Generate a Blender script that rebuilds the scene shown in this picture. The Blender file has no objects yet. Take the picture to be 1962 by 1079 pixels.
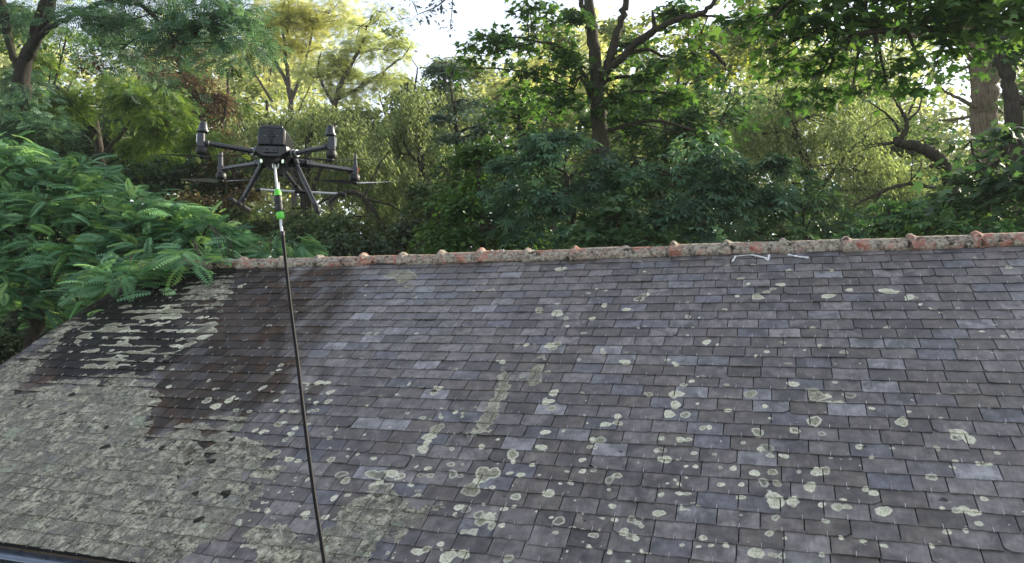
import bpy, math, random
import numpy as np
from mathutils import Vector, Matrix

sc = bpy.context.scene
R = math.radians
# ------------------------------------------------------------------ camera
H = 3.9                     # eye height above the ground, metres
YAW, PITCH = R(19.74), R(2.99)
FPX = 1406.0
cd = bpy.data.cameras.new("camera"); cam = bpy.data.objects.new("camera", cd)
sc.collection.objects.link(cam)
cd.sensor_width = 36.0; cd.lens = 36.0 * FPX / 1962.0
cd.clip_start = 0.05; cd.clip_end = 1500
cam.location = (0, 0, H); cam.rotation_euler = (math.pi / 2 + PITCH, 0, YAW)
sc.camera = cam
# ------------------------------------------------------------------ sky, sun, exposure
SUN_EL, SUN_AZ = R(24.0), R(40.0)     # azimuth clockwise from +Y (beyond the ridge, to the right)
w = bpy.data.worlds.new("World"); sc.world = w; w.use_nodes = True
nt = w.node_tree; nt.nodes.clear()
sky = nt.nodes.new('ShaderNodeTexSky'); sky.sky_type = 'NISHITA'; sky.sun_disc = False
sky.sun_elevation = SUN_EL; sky.sun_rotation = SUN_AZ; sky.air_density = 1.0; sky.dust_density = 0.7; sky.ozone_density = 1.5
bg = nt.nodes.new('ShaderNodeBackground'); bg.inputs[1].default_value = 0.15
wo = nt.nodes.new('ShaderNodeOutputWorld')
hs = nt.nodes.new('ShaderNodeHueSaturation'); hs.inputs['Saturation'].default_value = 0.44      # desaturation added to make the sky light less blue
nt.links.new(sky.outputs[0], hs.inputs['Color']); nt.links.new(hs.outputs[0], bg.inputs[0]); nt.links.new(bg.outputs[0], wo.inputs[0])
sd = bpy.data.lights.new("sun", 'SUN'); sd.energy = 5.0; sd.angle = R(0.5); sd.color = (1.0, 0.90, 0.70)
so = bpy.data.objects.new("sun", sd); sc.collection.objects.link(so)
SD = Vector((math.sin(SUN_AZ) * math.cos(SUN_EL), math.cos(SUN_AZ) * math.cos(SUN_EL), math.sin(SUN_EL)))
so.rotation_euler = SD.to_track_quat('Z', 'Y').to_euler(); so.location = SD * 60
sc.view_settings.view_transform = 'Standard'; sc.view_settings.look = 'None'
sc.view_settings.exposure = 1.25; sc.view_settings.gamma = 1.0
sc.cycles.max_bounces = 5; sc.cycles.diffuse_bounces = 3; sc.cycles.glossy_bounces = 2
sc.cycles.transmission_bounces = 3; sc.cycles.transparent_max_bounces = 4
sc.cycles.use_denoising = True

# ------------------------------------------------------------------ helpers
_c, _s = math.cos(YAW), math.sin(YAW)
CR = np.array([_c, _s, 0.0])
F0 = np.array([-_s, _c, 0.0])
CF = F0 * math.cos(PITCH) + np.array([0, 0, math.sin(PITCH)])
CU = -F0 * math.sin(PITCH) + np.array([0, 0, math.cos(PITCH)])
def at(px, py, D):
    """a point of the place seen along a given direction, D metres away"""
    return np.array([0, 0, H]) + D * (CF + (px - 981) / FPX * CR - (py - 539.5) / FPX * CU)

def link(name, me, parent=None):
    o = bpy.data.objects.new(name, me); sc.collection.objects.link(o)
    if parent is not None: o.parent = parent
    return o
def tag(o, label=None, cat=None, group=None, kind=None):
    if label: o['label'] = label
    if cat: o['category'] = cat
    if group: o['group'] = group
    if kind: o['kind'] = kind
    return o
def empty(name, loc=(0, 0, 0), rz=0.0):
    o = bpy.data.objects.new(name, None); sc.collection.objects.link(o)
    o.location = loc; o.rotation_euler = (0, 0, rz); o.empty_display_size = 0.2
    return o

class MB:
    """collects shapes and links them as one mesh object"""
    def __init__(s): s.v = []; s.f = []; s.n = 0
    def add(s, v, f):
        s.v.append(np.asarray(v, float)); s.f += [tuple(int(i) + s.n for i in q) for q in f]; s.n += len(v)
    def box(s, c, d, M=None, taper=1.0):
        c = np.array(c, float); d = np.array(d, float) / 2
        p = np.array([[x, y, z] for z in (-1, 1) for y in (-1, 1) for x in (-1, 1)], float)
        p[4:, :2] *= taper
        p = p * d
        if M is not None: p = p @ np.array(M).T
        s.add(p + c, [(0, 2, 3, 1), (4, 5, 7, 6), (0, 1, 5, 4), (2, 6, 7, 3), (0, 4, 6, 2), (1, 3, 7, 5)])
    def tube(s, pts, rad, n=8, cap=True):
        pts = np.asarray(pts, float); m = len(pts)
        rad = np.broadcast_to(np.asarray(rad, float), (m,))
        t = np.gradient(pts, axis=0); t /= np.linalg.norm(t, axis=1)[:, None] + 1e-12
        ref = np.array([0, 0, 1.0]) if abs(t[0, 2]) < 0.9 else np.array([1.0, 0, 0])
        a = np.arange(n) * 2 * math.pi / n; V = []
        for i in range(m):
            x = np.cross(t[i], ref); x /= np.linalg.norm(x) + 1e-12; y = np.cross(t[i], x)
            V.append(pts[i] + rad[i] * (np.cos(a)[:, None] * x + np.sin(a)[:, None] * y)); ref = np.cross(x, t[i])
        F = []
        for i in range(m - 1):
            for j in range(n):
                k = (j + 1) % n; F.append((i * n + j, i * n + k, (i + 1) * n + k, (i + 1) * n + j))
        if cap: F += [tuple(range(n))[::-1], tuple(range((m - 1) * n, m * n))]
        s.add(np.concatenate(V), F)
    def cone(s, a, b, ra, rb, n=16): s.tube([a, b], [ra, rb], n)
    def lathe(s, c, prof, n=20):
        """prof: (radius, height) from the bottom up, round a vertical axis"""
        s.tube([[c[0], c[1], c[2] + h] for r, h in prof], [r for r, h in prof], n)
    def build(s, name, mat, parent=None, smooth=None, bevel=0.0):
        me = bpy.data.meshes.new(name)
        me.from_pydata(np.concatenate(s.v).tolist(), [], s.f); me.update()
        me.materials.append(mat)
        if smooth is not None: me.shade_smooth(); me.set_sharp_from_angle(angle=R(smooth))
        o = link(name, me, parent)
        if bevel:
            b = o.modifiers.new('bevel', 'BEVEL'); b.width = bevel; b.segments = 2; b.limit_method = 'ANGLE'
        return o

def fastmesh(name, V, F, mat, attrs=None, smooth=False):
    """numpy arrays to a mesh; every face has the same number of corners"""
    k = F.shape[1]; me = bpy.data.meshes.new(name)
    me.vertices.add(len(V)); me.vertices.foreach_set('co', V.astype(np.float32).ravel())
    me.loops.add(F.size); me.loops.foreach_set('vertex_index', F.astype(np.int32).ravel())
    me.polygons.add(len(F)); me.polygons.foreach_set('loop_start', (np.arange(len(F)) * k).astype(np.int32))
    me.update(calc_edges=True)
    if smooth: me.shade_smooth()
    for n, a in (attrs or {}).items():
        if a.ndim == 1:
            at_ = me.attributes.new(n, 'FLOAT', 'POINT'); at_.data.foreach_set('value', a.astype(np.float32))
        else:
            at_ = me.attributes.new(n, 'FLOAT_VECTOR', 'POINT'); at_.data.foreach_set('vector', a.astype(np.float32).ravel())
    me.materials.append(mat)
    return me

class NT:
    def __init__(s, name):
        s.m = bpy.data.materials.new(name); s.m.use_nodes = True; s.t = s.m.node_tree; s.t.nodes.clear()
        s.out = s.t.nodes.new('ShaderNodeOutputMaterial')
    def n(s, typ, **kw):
        nd = s.t.nodes.new('ShaderNode' + typ)
        for k, v in kw.items():
            if k[0] == 'i' and k[1:].isdigit(): s.set(nd.inputs[int(k[1:])], v)
            elif k.startswith('in_'): s.set(nd.inputs[k[3:].replace('_', ' ')], v)
            else: setattr(nd, k, v)
        return nd
    def set(s, inp, v):
        if isinstance(v, bpy.types.NodeSocket): s.t.links.new(v, inp)
        elif isinstance(v, bpy.types.Node): s.t.links.new(v.outputs[0], inp)
        else: inp.default_value = v
    def math(s, op, a, b=0.0, c=0.0, clamp=False):
        nd = s.n('Math', operation=op, i0=a, i1=b, i2=c); nd.use_clamp = clamp; return nd.outputs[0]
    def mix(s, f, a, b):
        nd = s.n('Mix', data_type='RGBA'); s.set(nd.inputs[0], f); s.set(nd.inputs[6], a); s.set(nd.inputs[7], b); return nd.outputs[2]
    def attr(s, name, vec=False):
        nd = s.n('Attribute', attribute_name=name); return nd.outputs['Vector'] if vec else nd.outputs['Fac']
    def noise(s, vec, scale, detail=3.0, rough=0.55, dist=0.0):
        nd = s.n('TexNoise'); 
        if vec is not None: s.set(nd.inputs['Vector'], vec)
        nd.inputs['Scale'].default_value = scale; nd.inputs['Detail'].default_value = detail
        nd.inputs['Roughness'].default_value = rough; nd.inputs['Distortion'].default_value = dist
        return nd.outputs[0]
    def ramp(s, f, a, b, lo=0.0, hi=1.0):
        nd = s.n('MapRange', i0=f, i1=a, i2=b, i3=lo, i4=hi); nd.clamp = True; return nd.outputs[0]
    def scalev(s, vec, sx, sy, sz):
        return s.n('VectorMath', operation='MULTIPLY', i0=vec, i1=(sx, sy, sz)).outputs[0]
    def bsdf(s, col, rough=0.5, metal=0.0, spec=0.5, normal=None):
        b = s.n('BsdfPrincipled'); s.set(b.inputs['Base Color'], col); s.set(b.inputs['Roughness'], rough)
        s.set(b.inputs['Metallic'], metal); s.set(b.inputs['Specular IOR Level'], spec)
        if normal is not None: s.set(b.inputs['Normal'], normal)
        return b.outputs[0]
    def bump(s, h, dist, strength=1.0):
        return s.n('Bump', in_Height=h, in_Distance=dist, in_Strength=strength).outputs[0]
    def end(s, sh): s.t.links.new(sh, s.out.inputs[0]); return s.m
def c4(*c): return (c[0], c[1], c[2], 1.0)

def plain(name, col, rough=0.5, metal=0.0, var=0.15, scale=30.0, spec=0.5):
    t = NT(name); P = t.n('TexCoord').outputs['Object']
    f = t.noise(P, scale, 4); lo = [x * (1 - var) for x in col]; hi = [min(1, x * (1 + var)) for x in col]
    return t.end(t.bsdf(t.mix(f, c4(*lo), c4(*hi)), t.ramp(t.noise(P, scale * 2, 2), .3, .7, rough * .85, min(1, rough * 1.15)), metal, spec))
# lichen colonies on the slates: (along ridge, up slope, radius) in metres
SPOTS=[(-0.49,5.233,0.02),(-0.631,4.885,0.031),(-0.544,4.88,0.014),(-0.611,4.63,0.016),(-0.471,4.541,0.036),(-0.391,4.506,0.018),(-0.717,4.313,0.022),(-0.67,4.28,0.022),(-0.277,5.203,0.029),(-0.129,5.181,0.063),(-0.061,5.262,0.034),(0.044,5.375,0.042),(-0.014,5.311,0.029),(0.073,4.291,0.025),(0.042,4.547,0.028),(-0.061,4.428,0.022),(-0.131,4.377,0.015),(0.277,4.502,0.019),(0.418,4.434,0.029),(0.373,5.18,0.057),(0.527,5.272,0.033),(0.539,5.408,0.014),(0.774,5.256,0.056),(0.834,5.235,0.032),(0.915,5.16,0.041),(0.95,5.15,0.023),(0.963,5.048,0.02),(1.067,4.936,0.017),(1.27,4.702,0.019),(1.439,4.692,0.014),(1.626,5.585,0.032),(-0.203,5.393,0.023),(-0.535,4.066,0.025),(-0.582,4.022,0.025),(-0.617,3.921,0.053),(-0.612,3.813,0.04),(-0.472,3.828,0.018),(-0.308,4.039,0.023),(-0.161,3.947,0.046),(-0.286,3.774,0.027),(-0.07,3.832,0.023),(0.096,4.07,0.044),(0.341,4.095,0.02),(0.219,3.962,0.062),(0.259,3.936,0.039),(0.295,3.951,0.027),(0.412,3.97,0.044),(0.529,3.849,0.024),(0.208,3.704,0.048),(0.093,3.612,0.037),(0.239,3.593,0.029),(-0.108,3.576,0.041),(-0.043,3.712,0.017),(0.671,3.732,0.047),(0.94,3.66,0.045),(0.916,3.611,0.034),(0.975,3.611,0.038),(-0.641,3.715,0.04),(-0.544,3.71,0.039),(-0.624,3.3,0.046),(-0.459,3.366,0.024),(-0.353,3.365,0.022),(-0.055,3.44,0.043),(-0.044,3.38,0.025),(0.031,3.387,0.032),(-0.095,3.429,0.025),(-0.191,3.48,0.022),(-0.031,3.249,0.038),(0.107,3.268,0.017),(-0.126,3.235,0.031),(0.197,3.273,0.038),(0.237,3.286,0.031),(-0.077,3.162,0.034),(-0.009,3.164,0.027),(-0.302,3.123,0.029),(-0.524,3.105,0.023),(-0.19,3.14,0.024),(0.156,3.154,0.037),(-0.021,3.033,0.056),(0.065,3.038,0.036),(-0.194,3.043,0.027),(0.208,3.037,0.026),(0.281,3.026,0.035),(0.329,3.036,0.029),(0.49,3.023,0.047),(0.422,3.169,0.023),(0.456,3.143,0.026),(0.747,3.286,0.031),(0.858,3.377,0.02),(0.593,3.501,0.016),(0.428,3.496,0.025),(0.482,3.412,0.014),(0.809,3.52,0.02),(1.09,3.513,0.02),(0.986,3.413,0.016),(1.012,3.411,0.016),(1.04,3.414,0.016),(0.959,3.162,0.025),(0.821,3.066,0.031),(0.856,3.073,0.028),(0.896,3.057,0.031),(0.901,2.987,0.024),(0.755,3.075,0.016),(0.755,2.923,0.024),(0.836,2.935,0.016),(-0.019,2.919,0.024),(-0.049,2.808,0.024),(0.018,2.788,0.017),(0.22,2.92,0.022),(-0.108,2.676,0.04),(-0.032,2.677,0.024),(0.004,2.678,0.024),(-0.253,2.702,0.019),(-0.389,2.676,0.017),(-0.466,2.674,0.017),(-0.329,2.694,0.019),(0.277,2.822,0.018),(0.377,2.815,0.021),(0.468,2.798,0.022),(0.673,2.828,0.016),(0.188,2.703,0.021),(-0.486,2.92,0.022),(-0.456,2.917,0.013),(-0.192,2.915,0.013),(-0.609,2.876,0.037),(-0.608,3.013,0.021),(-0.512,3.033,0.026),(-0.471,3.038,0.024),(-0.489,3.163,0.014),(-0.587,3.098,0.014),(-0.549,3.136,0.014),(-0.494,3.252,0.018),(-0.442,3.257,0.023),(-0.651,3.379,0.037),(-0.678,3.371,0.026),(-0.431,3.597,0.027),(-0.39,3.603,0.023),(-0.312,3.257,0.018),(-0.236,3.262,0.028),(-0.667,3.479,0.027),(-0.551,3.483,0.03),(-0.505,3.484,0.026),(0.27,3.394,0.016),(0.323,3.389,0.01),(0.374,3.391,0.01),(-1.843,5.748,0.058),(-1.492,5.288,0.027),(-1.348,5.327,0.027),(-1.429,5.356,0.019),(-1.046,5.174,0.046),(-1.01,5.224,0.041),(-0.988,5.249,0.031),(-1.069,5.651,0.019),(-1.309,5.077,0.031),(-1.123,5.005,0.04),(-1.849,5.006,0.044),(-1.684,4.955,0.062),(-1.586,4.877,0.03),(-1.547,4.754,0.025),(-1.395,4.65,0.029),(-1.368,4.872,0.035),(-0.985,4.735,0.017),(-1.193,4.389,0.028),(-1.017,4.398,0.021),(-1.36,4.295,0.023),(-1.012,4.268,0.047),(-0.719,4.309,0.022),(-0.649,4.258,0.026),(-2.139,4.736,0.013),(-1.939,4.248,0.033),(-1.727,4.073,0.027),(-1.445,3.892,0.039),(-1.459,3.786,0.047),(-1.42,3.721,0.034),(-1.49,3.819,0.021),(-0.798,3.911,0.035),(-0.635,3.92,0.041),(-0.962,3.671,0.03),(-1.028,3.585,0.036),(-0.955,3.603,0.036),(-1.146,3.588,0.014),(-1.952,3.7,0.022),(-2.025,3.63,0.022),(-2.306,3.559,0.03),(-2.439,3.601,0.022),(-2.021,3.586,0.017),(-2.507,3.443,0.015),(-2.901,3.386,0.022),(-1.287,3.5,0.018),(-1.4,3.476,0.04),(-1.032,3.431,0.039),(-1.077,3.433,0.027),(-1.088,3.36,0.023),(-1.05,3.366,0.023),(-1.552,3.255,0.047),(-1.389,3.339,0.043),(-2.172,3.249,0.049),(-2.179,3.372,0.058),(-2.155,3.454,0.055),(-2.164,3.311,0.033),(-2.171,3.569,0.026),(-0.625,3.3,0.046),(-1.107,3.246,0.026),(-1.084,3.154,0.03),(-1.02,3.165,0.026),(-1.136,3.049,0.024),(-0.875,3.133,0.036),(-0.913,3.088,0.032),(-1.241,2.952,0.041),(-1.131,2.756,0.048),(-0.61,2.871,0.04),(-0.901,3.024,0.018),(-1.339,3.093,0.017),(-1.194,3.038,0.016),(-1.177,3.144,0.019),(-1.521,3.091,0.025),(-1.715,2.93,0.06),(-1.681,3.066,0.065),(-1.616,3.086,0.049),(-1.693,3.011,0.045),(-1.6,2.745,0.039),(-1.537,2.729,0.049),(-1.575,2.701,0.042),(-1.5,2.676,0.031),(-1.443,2.69,0.024),(-1.742,2.788,0.036),(-1.694,2.777,0.036),(-1.431,2.906,0.033),(-1.469,2.813,0.025),(-0.866,2.903,0.028),(-0.836,2.806,0.027),(-0.906,2.811,0.017),(-0.744,2.812,0.034),(-0.708,2.797,0.023),(-0.684,2.778,0.02),(-0.772,2.723,0.033),(-0.734,2.696,0.026),(-0.709,2.693,0.023),(-0.924,2.682,0.033),(-1.129,2.673,0.02),(-0.825,2.584,0.018),(-1.857,2.451,0.041),(-1.816,2.467,0.034),(-1.672,2.433,0.05),(-1.592,2.465,0.04),(-1.343,2.468,0.033),(-1.277,2.815,0.012),(-1.08,2.921,0.011),(-3.186,3.803,0.033),(-3.14,3.69,0.033),(-3.232,3.669,0.028),(-3.179,3.58,0.032),(-3.355,3.914,0.044),(-3.285,3.917,0.034),(-2.769,3.088,0.037),(-2.704,3.201,0.017),(-2.674,3.133,0.021),(-2.631,2.969,0.048),(-2.569,2.919,0.04),(-2.414,2.992,0.059),(-2.354,2.984,0.051),(-2.288,3.01,0.059),(-2.206,2.999,0.035),(-2.083,3.017,0.031),(-2.021,3.023,0.031),(-2.342,2.894,0.05),(-2.267,2.897,0.046),(-2.492,2.8,0.023),(-2.562,2.765,0.027),(-2.052,2.888,0.023),(-2.112,2.927,0.027),(-2.207,3.669,0.018),(-2.192,3.601,0.017),(-1.923,3.125,0.035),(-1.881,3.046,0.035),(-1.826,3.038,0.023),(-2.473,3.131,0.029),(-3.273,4.627,0.032),(-3.203,4.628,0.027),(-2.826,4.633,0.026),(-1.892,4.482,0.029),(-1.815,4.484,0.029),(-1.625,4.48,0.053),(-1.569,4.507,0.043),(-1.589,4.438,0.043),(-2.325,3.899,0.041),(-2.339,3.842,0.032),(-1.743,4.499,0.015),(-3.854,4.134,0.029),(-3.829,4.063,0.028),(-3.859,4.011,0.024),(-3.818,3.828,0.034),(-3.833,3.798,0.023),(-4.226,3.636,0.05),(-4.091,3.571,0.056),(-4.023,3.648,0.045),(-4.016,3.695,0.023),(-3.963,3.67,0.023),(-4.408,3.896,0.022),(-4.382,3.788,0.016),(-4.267,3.781,0.021),(-4.231,3.79,0.012),(-4.737,3.789,0.03),(-4.911,4.03,0.025),(-4.399,4.029,0.012),(-5.104,4.374,0.024),(-5.063,4.375,0.018),(-4.996,4.508,0.019),(-5.227,4.48,0.03),(-5.205,4.505,0.024),(-5.09,4.499,0.038),(-5.323,4.657,0.019),(-5.245,4.647,0.025),(-5.177,4.648,0.027),(-5.108,4.648,0.027),(-5.285,4.891,0.034),(-5.219,4.897,0.034),(-5.378,4.797,0.025),(-5.305,4.784,0.02),(-5.688,4.77,0.034),(-5.625,4.802,0.034),(-4.775,4.374,0.018),(-4.748,4.382,0.013),(-4.656,4.377,0.013),(-3.869,3.533,0.031),(-3.748,3.532,0.026),(-3.656,3.533,0.013),(-3.564,3.553,0.015),(-3.459,3.552,0.026),(-3.386,3.557,0.021),(-3.337,3.56,0.026),(-3.466,3.682,0.029),(-3.597,3.67,0.024),(-3.597,3.783,0.025),(-3.702,3.777,0.014),(-3.44,3.885,0.025),(-3.42,3.83,0.018),(-3.32,3.709,0.022),(-5.269,5.515,0.03),(-5.247,5.561,0.021),(-5.799,5.047,0.024),(-5.692,5.032,0.029),(-5.9,5.077,0.018),(-6.298,5.466,0.025),(-6.092,5.46,0.022),(-5.957,5.834,0.023),(-5.837,5.822,0.019),(-3.795,3.378,0.054),(-3.716,3.351,0.043),(-3.548,3.332,0.027),(-3.477,3.321,0.031),(-3.441,3.332,0.021),(-3.403,3.408,0.042),(-3.365,3.427,0.025),(-3.231,3.373,0.035),(-3.228,3.31,0.035),(-3.241,3.255,0.024),(-3.226,3.121,0.038),(-3.086,3.069,0.039),(-3.012,3.062,0.029),(-2.936,2.905,0.015),(-2.927,2.873,0.009),(-2.91,2.881,0.009),(-2.842,2.895,0.02),(-2.972,2.771,0.015),(-3.034,2.676,0.018),(-3.005,2.682,0.014),(-2.955,2.6,0.014),(-2.9,2.566,0.014),(-2.87,2.561,0.009),(-2.785,2.471,0.022),(-2.74,2.466,0.015),(-2.68,2.419,0.017),(-2.666,2.453,0.025),(-2.637,2.463,0.012),(-2.554,2.361,0.021),(-2.946,2.346,0.017),(-2.877,2.344,0.012),(-3.071,2.611,0.009),(-3.112,2.781,0.009),(-3.066,2.78,0.009),(-3.141,2.774,0.007),(-2.865,2.758,0.013),(-2.761,2.677,0.014),(-3.229,3.57,0.026),(-3.154,3.426,0.021)]
PITS=[(-1.409,3.217,0.016),(-0.895,3.339,0.019),(0.456,3.487,0.02),(0.771,3.141,0.021),(-1.005,2.795,0.017),(-3.993,2.544,0.014),(-4.283,2.395,0.017),(-4.895,3.252,0.032),(-4.204,3.084,0.034),(-3.825,2.823,0.018),(-3.583,2.779,0.024),(-3.588,2.669,0.031),(-3.346,2.719,0.061),(-3.387,2.482,0.071),(-3.68,2.981,0.058),(-3.672,3.209,0.034),(-3.857,2.953,0.029),(-2.342,3.884,0.03),(-0.98,4.106,0.014),(-1.921,3.547,0.018),(-1.517,2.894,0.012),(-3.602,3.756,0.016),(-3.824,2.753,0.017),(-4.711,3.04,0.039),(-5.504,3.383,0.051),(-5.639,3.619,0.044),(-5.946,3.457,0.053)]
CRUST=[[(-6.963,3.981),(-6.981,4.356),(-7.06,4.892),(-6.923,5.084),(-6.73,4.789),(-6.566,4.496),(-6.475,4.313),(-6.421,4.138),(-6.351,3.81),(-6.261,3.621),(-6.125,3.781),(-5.988,3.89),(-5.434,3.953),(-5.085,3.96),(-5.219,4.177),(-5.083,4.297),(-4.941,4.17),(-4.937,3.936),(-4.848,3.771),(-4.6,3.478),(-4.507,3.326),(-4.423,3.193),(-4.334,3.177),(-4.257,3.248),(-4.128,3.403),(-3.987,3.456),(-3.999,3.346),(-3.945,3.302),(-3.931,3.176),(-3.885,3.101),(-3.71,3.02),(-3.865,3.17),(-3.874,3.273),(-3.855,3.423),(-3.716,3.415),(-3.639,3.309),(-3.466,3.243),(-3.385,3.25),(-3.256,3.11),(-3.261,2.98),(-3.059,2.99),(-3.056,2.897),(-3.191,2.878),(-3.155,2.844),(-3.141,2.679),(-3.125,2.579),(-3.121,2.44),(-3.147,2.328),(-3.234,2.107),(-4.452,1.931),(-5.794,2.186),(-6.879,2.912)],[(-5.986,5.203),(-5.998,5.424),(-5.987,5.714),(-5.657,5.749),(-5.433,5.635),(-5.297,5.406),(-5.3,5.276),(-5.16,5.007),(-5.37,4.989),(-5.578,5.165),(-5.916,5.202)],[(-2.716,2.043),(-2.945,2.335),(-2.971,2.451),(-2.842,2.537),(-2.699,2.547),(-2.541,2.467),(-2.473,2.595),(-2.459,2.765),(-2.285,2.851),(-2.163,2.821),(-2.155,2.766),(-1.945,2.765),(-1.9,2.706),(-1.938,2.602),(-1.871,2.569),(-1.942,2.466),(-2.052,2.459),(-1.972,2.155)]]
STREAKS=[[(-1.652,4.361),(-1.584,4.228),(-1.587,3.973),(-1.647,3.909),(-1.701,4.029),(-1.714,4.29)],[(-1.919,4.216),(-1.858,4.286),(-1.78,3.963),(-1.783,3.668),(-1.768,3.452),(-1.84,3.343),(-1.93,3.387),(-1.876,3.496),(-1.877,3.719),(-1.877,3.958)],[(-3.652,5.677),(-3.586,5.784),(-3.37,5.785),(-3.206,5.554),(-3.191,5.381),(-3.39,5.407),(-3.424,5.562)]]
DARK=[(-7.591,5.465),(-6.774,5.935),(-5.956,6.048),(-4.351,5.902),(-4.236,5.537),(-4.055,4.981),(-3.558,4.156),(-3.458,3.68),(-3.654,3.48),(-3.798,3.29),(-3.809,3.064),(-4.159,3.145),(-4.392,3.243),(-4.6,3.478),(-4.89,3.805),(-5.729,3.762),(-6.101,3.593),(-6.718,4.128),(-6.636,4.495)]
BLACK=[(-6.909,4.998),(-6.657,5.803),(-6.069,6.002),(-5.836,5.89),(-5.916,5.202),(-5.124,4.346),(-5.105,3.983),(-6.025,3.864),(-6.363,4.055),(-6.566,4.496)]
RIBBON=[(-6.872,4.998),(-6.108,5.426),(-5.092,5.087),(-4.798,4.613),(-4.997,4.266),(-5.049,3.985),(-6.066,3.902),(-6.389,4.139)]
RIDGE_U=[-6.45, -6.0, -5.58, -5.07, -4.59, -4.05, -3.58, -3.14, -2.71, -2.23, -1.76, -1.29, -0.85, -0.39, 0.07, 0.56, 1.04, 1.5, 1.97, 2.44, 2.91, 3.38, 3.85, 4.3]
SEAL=[[(-0.337, 5.82), (-0.314, 5.917), (-0.186, 5.938), (-0.058, 5.861)], [(-0.042, 5.919), (-0.05, 5.822), (-0.075, 5.862)], [(0.108, 5.918), (0.189, 5.874), (0.265, 5.85)]]
# ------------------------------------------------------------------ materials of the building
def slate_material():
    t = NT('weathered_slate')
    ruv = t.attr('ruv', True); tint = t.attr('tint'); lich = t.attr('lich'); crust = t.attr('crust')
    dark = t.attr('dark'); blk = t.attr('black'); pit = t.attr('pit'); t2 = t.attr('tone')
    n1 = t.noise(ruv, 2.2, 3); n2 = t.noise(ruv, 14, 4, .6); n3 = t.noise(t.scalev(ruv, 60, 14, 1), 1.0, 4, .65)
    nf = t.noise(ruv, 90, 4, .65); nm = t.noise(ruv, 30, 3, .6)
    a = t.mix(tint, c4(.094, .083, .081), c4(.205, .184, .176))
    a = t.mix(t.ramp(t2, .80, .86, 0, .8), a, c4(.125, .124, .142))
    a = t.mix(t.ramp(t2, .93, .95, 0, .8), a, c4(.25, .24, .245))
    a = t.mix(t.ramp(t2, .08, .05, 0, .7), a, c4(.045, .043, .047))
    a = t.mix(t.ramp(t2, .28, .20, 0, .75), a, c4(.125, .105, .092))
    v = t.math('MULTIPLY', t.ramp(n2, .36, .64, .66, 1.34), t.ramp(n3, .3, .7, .82, 1.18))
    v = t.math('MULTIPLY', v, t.ramp(n1, .35, .65, .76, 1.18))
    vm = t.n('VectorMath', operation='SCALE', i0=a); t.set(vm.inputs['Scale'], v); a = vm.outputs[0]
    # pale dust and mineral bloom
    a = t.mix(t.math('MULTIPLY', t.ramp(nf, .60, .80), .25), a, c4(.24, .24, .24))
    # soot-like algae blotches on some slates
    bl = t.math('MULTIPLY', t.ramp(t.noise(t.scalev(ruv, 1, .8, 1), 6.5, 4, .65, .4), .47, .60), t.ramp(t.math('ADD', t.noise(ruv, 1.1, 2), t.attr('soot')), .44, .60))
    a = t.mix(t.math('MULTIPLY', bl, .72), a, c4(.035, .034, .036))
    # wet dark algae region
    nd = t.noise(t.scalev(ruv, 13, 2.6, 1), 1.0, 5, .72)
    dk = t.math('MULTIPLY', t.ramp(t.math('ADD', dark, t.math('MULTIPLY', t.math('SUBTRACT', nd, .5), .9)), .25, .75), t.ramp(t.math('ADD', t.math('MULTIPLY', t.noise(t.scalev(ruv, 1, .5, 1), 7, 5, .7), .7), t.math('MULTIPLY', t2, .3)), .36, .62, .98, .66))
    brown = t.mix(t.ramp(t.noise(ruv, 3.2, 3, .6, .5), .42, .66), c4(.018, .014, .012), c4(.066, .036, .018))
    a = t.mix(dk, a, brown)
    bk = t.ramp(t.math('ADD', blk, t.math('MULTIPLY', t.math('SUBTRACT', nd, .5), .6)), .3, .7)
    a = t.mix(t.math('MULTIPLY', bk, .92), a, t.mix(n2, c4(.005, .005, .005), c4(.015, .014, .013)))
    # lichen
    wob = t.math('ADD', t.math('MULTIPLY', t.math('SUBTRACT', nm, .5), t.ramp(crust, .2, .8, .012, .10)), t.math('MULTIPLY', t.math('SUBTRACT', nf, .5), t.ramp(crust, .2, .8, .009, .05)))
    s = t.math('ADD', lich, wob)
    mask = t.math('MULTIPLY', t.ramp(s, -.001, t.ramp(nf, .35, .65, .0015, .007)), t.ramp(t.attr('kind'), .5, 1.0, 1.0, .85))
    rim = t.math('MULTIPLY', t.ramp(s, .019, .005), t.math('MULTIPLY', t.ramp(crust, .2, .8, .9, .4), t.ramp(t.math('FRACT', t.math('MULTIPLY', t.attr('kind'), 7.3)), 0, 1, .35, 1)))
    inside_s = t.mix(t.ramp(nf, .40, .62), c4(.15, .145, .10), c4(.46, .44, .33))
    inside_c = t.mix(t.ramp(t.math('ADD', t.math('MULTIPLY', t.noise(ruv, 44, 4, .8), .45), t.math('MULTIPLY', t.noise(ruv, 15, 4, .75), .55)), .43, .57), c4(.052, .047, .034), c4(.64, .61, .46))  # dark tone also carries the shade of the crust's hollows
    inside_c = t.mix(t.math('MULTIPLY', t.ramp(t.noise(ruv, 4.2, 6, .75), .43, .58), .85), inside_c, t.mix(t.ramp(nf, .38, .62), c4(.075, .066, .055), c4(.38, .35, .285)))
    inside_c = t.mix(t.math('MULTIPLY', t.ramp(t.noise(ruv, 3.1, 4, .6), .60, .70), .6), inside_c, c4(.33, .38, .27))
    sk = t.attr('kind')
    cream = t.mix(t.ramp(t.noise(ruv, 120, 3, .8), .40, .58), c4(.33, .32, .225), c4(.76, .735, .565))
    inside_s = t.mix(t.ramp(sk, .62, .54), inside_s, cream)
    inside_s = t.mix(t.ramp(sk, .86, .90), inside_s, c4(.19, .185, .15))
    inside = t.mix(t.ramp(crust, .3, .7), inside_s, inside_c)
    rc = t.mix(t.ramp(crust, .3, .7), c4(.74, .72, .58), c4(.58, .56, .44))
    lc = t.mix(rim, inside, rc)
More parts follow.
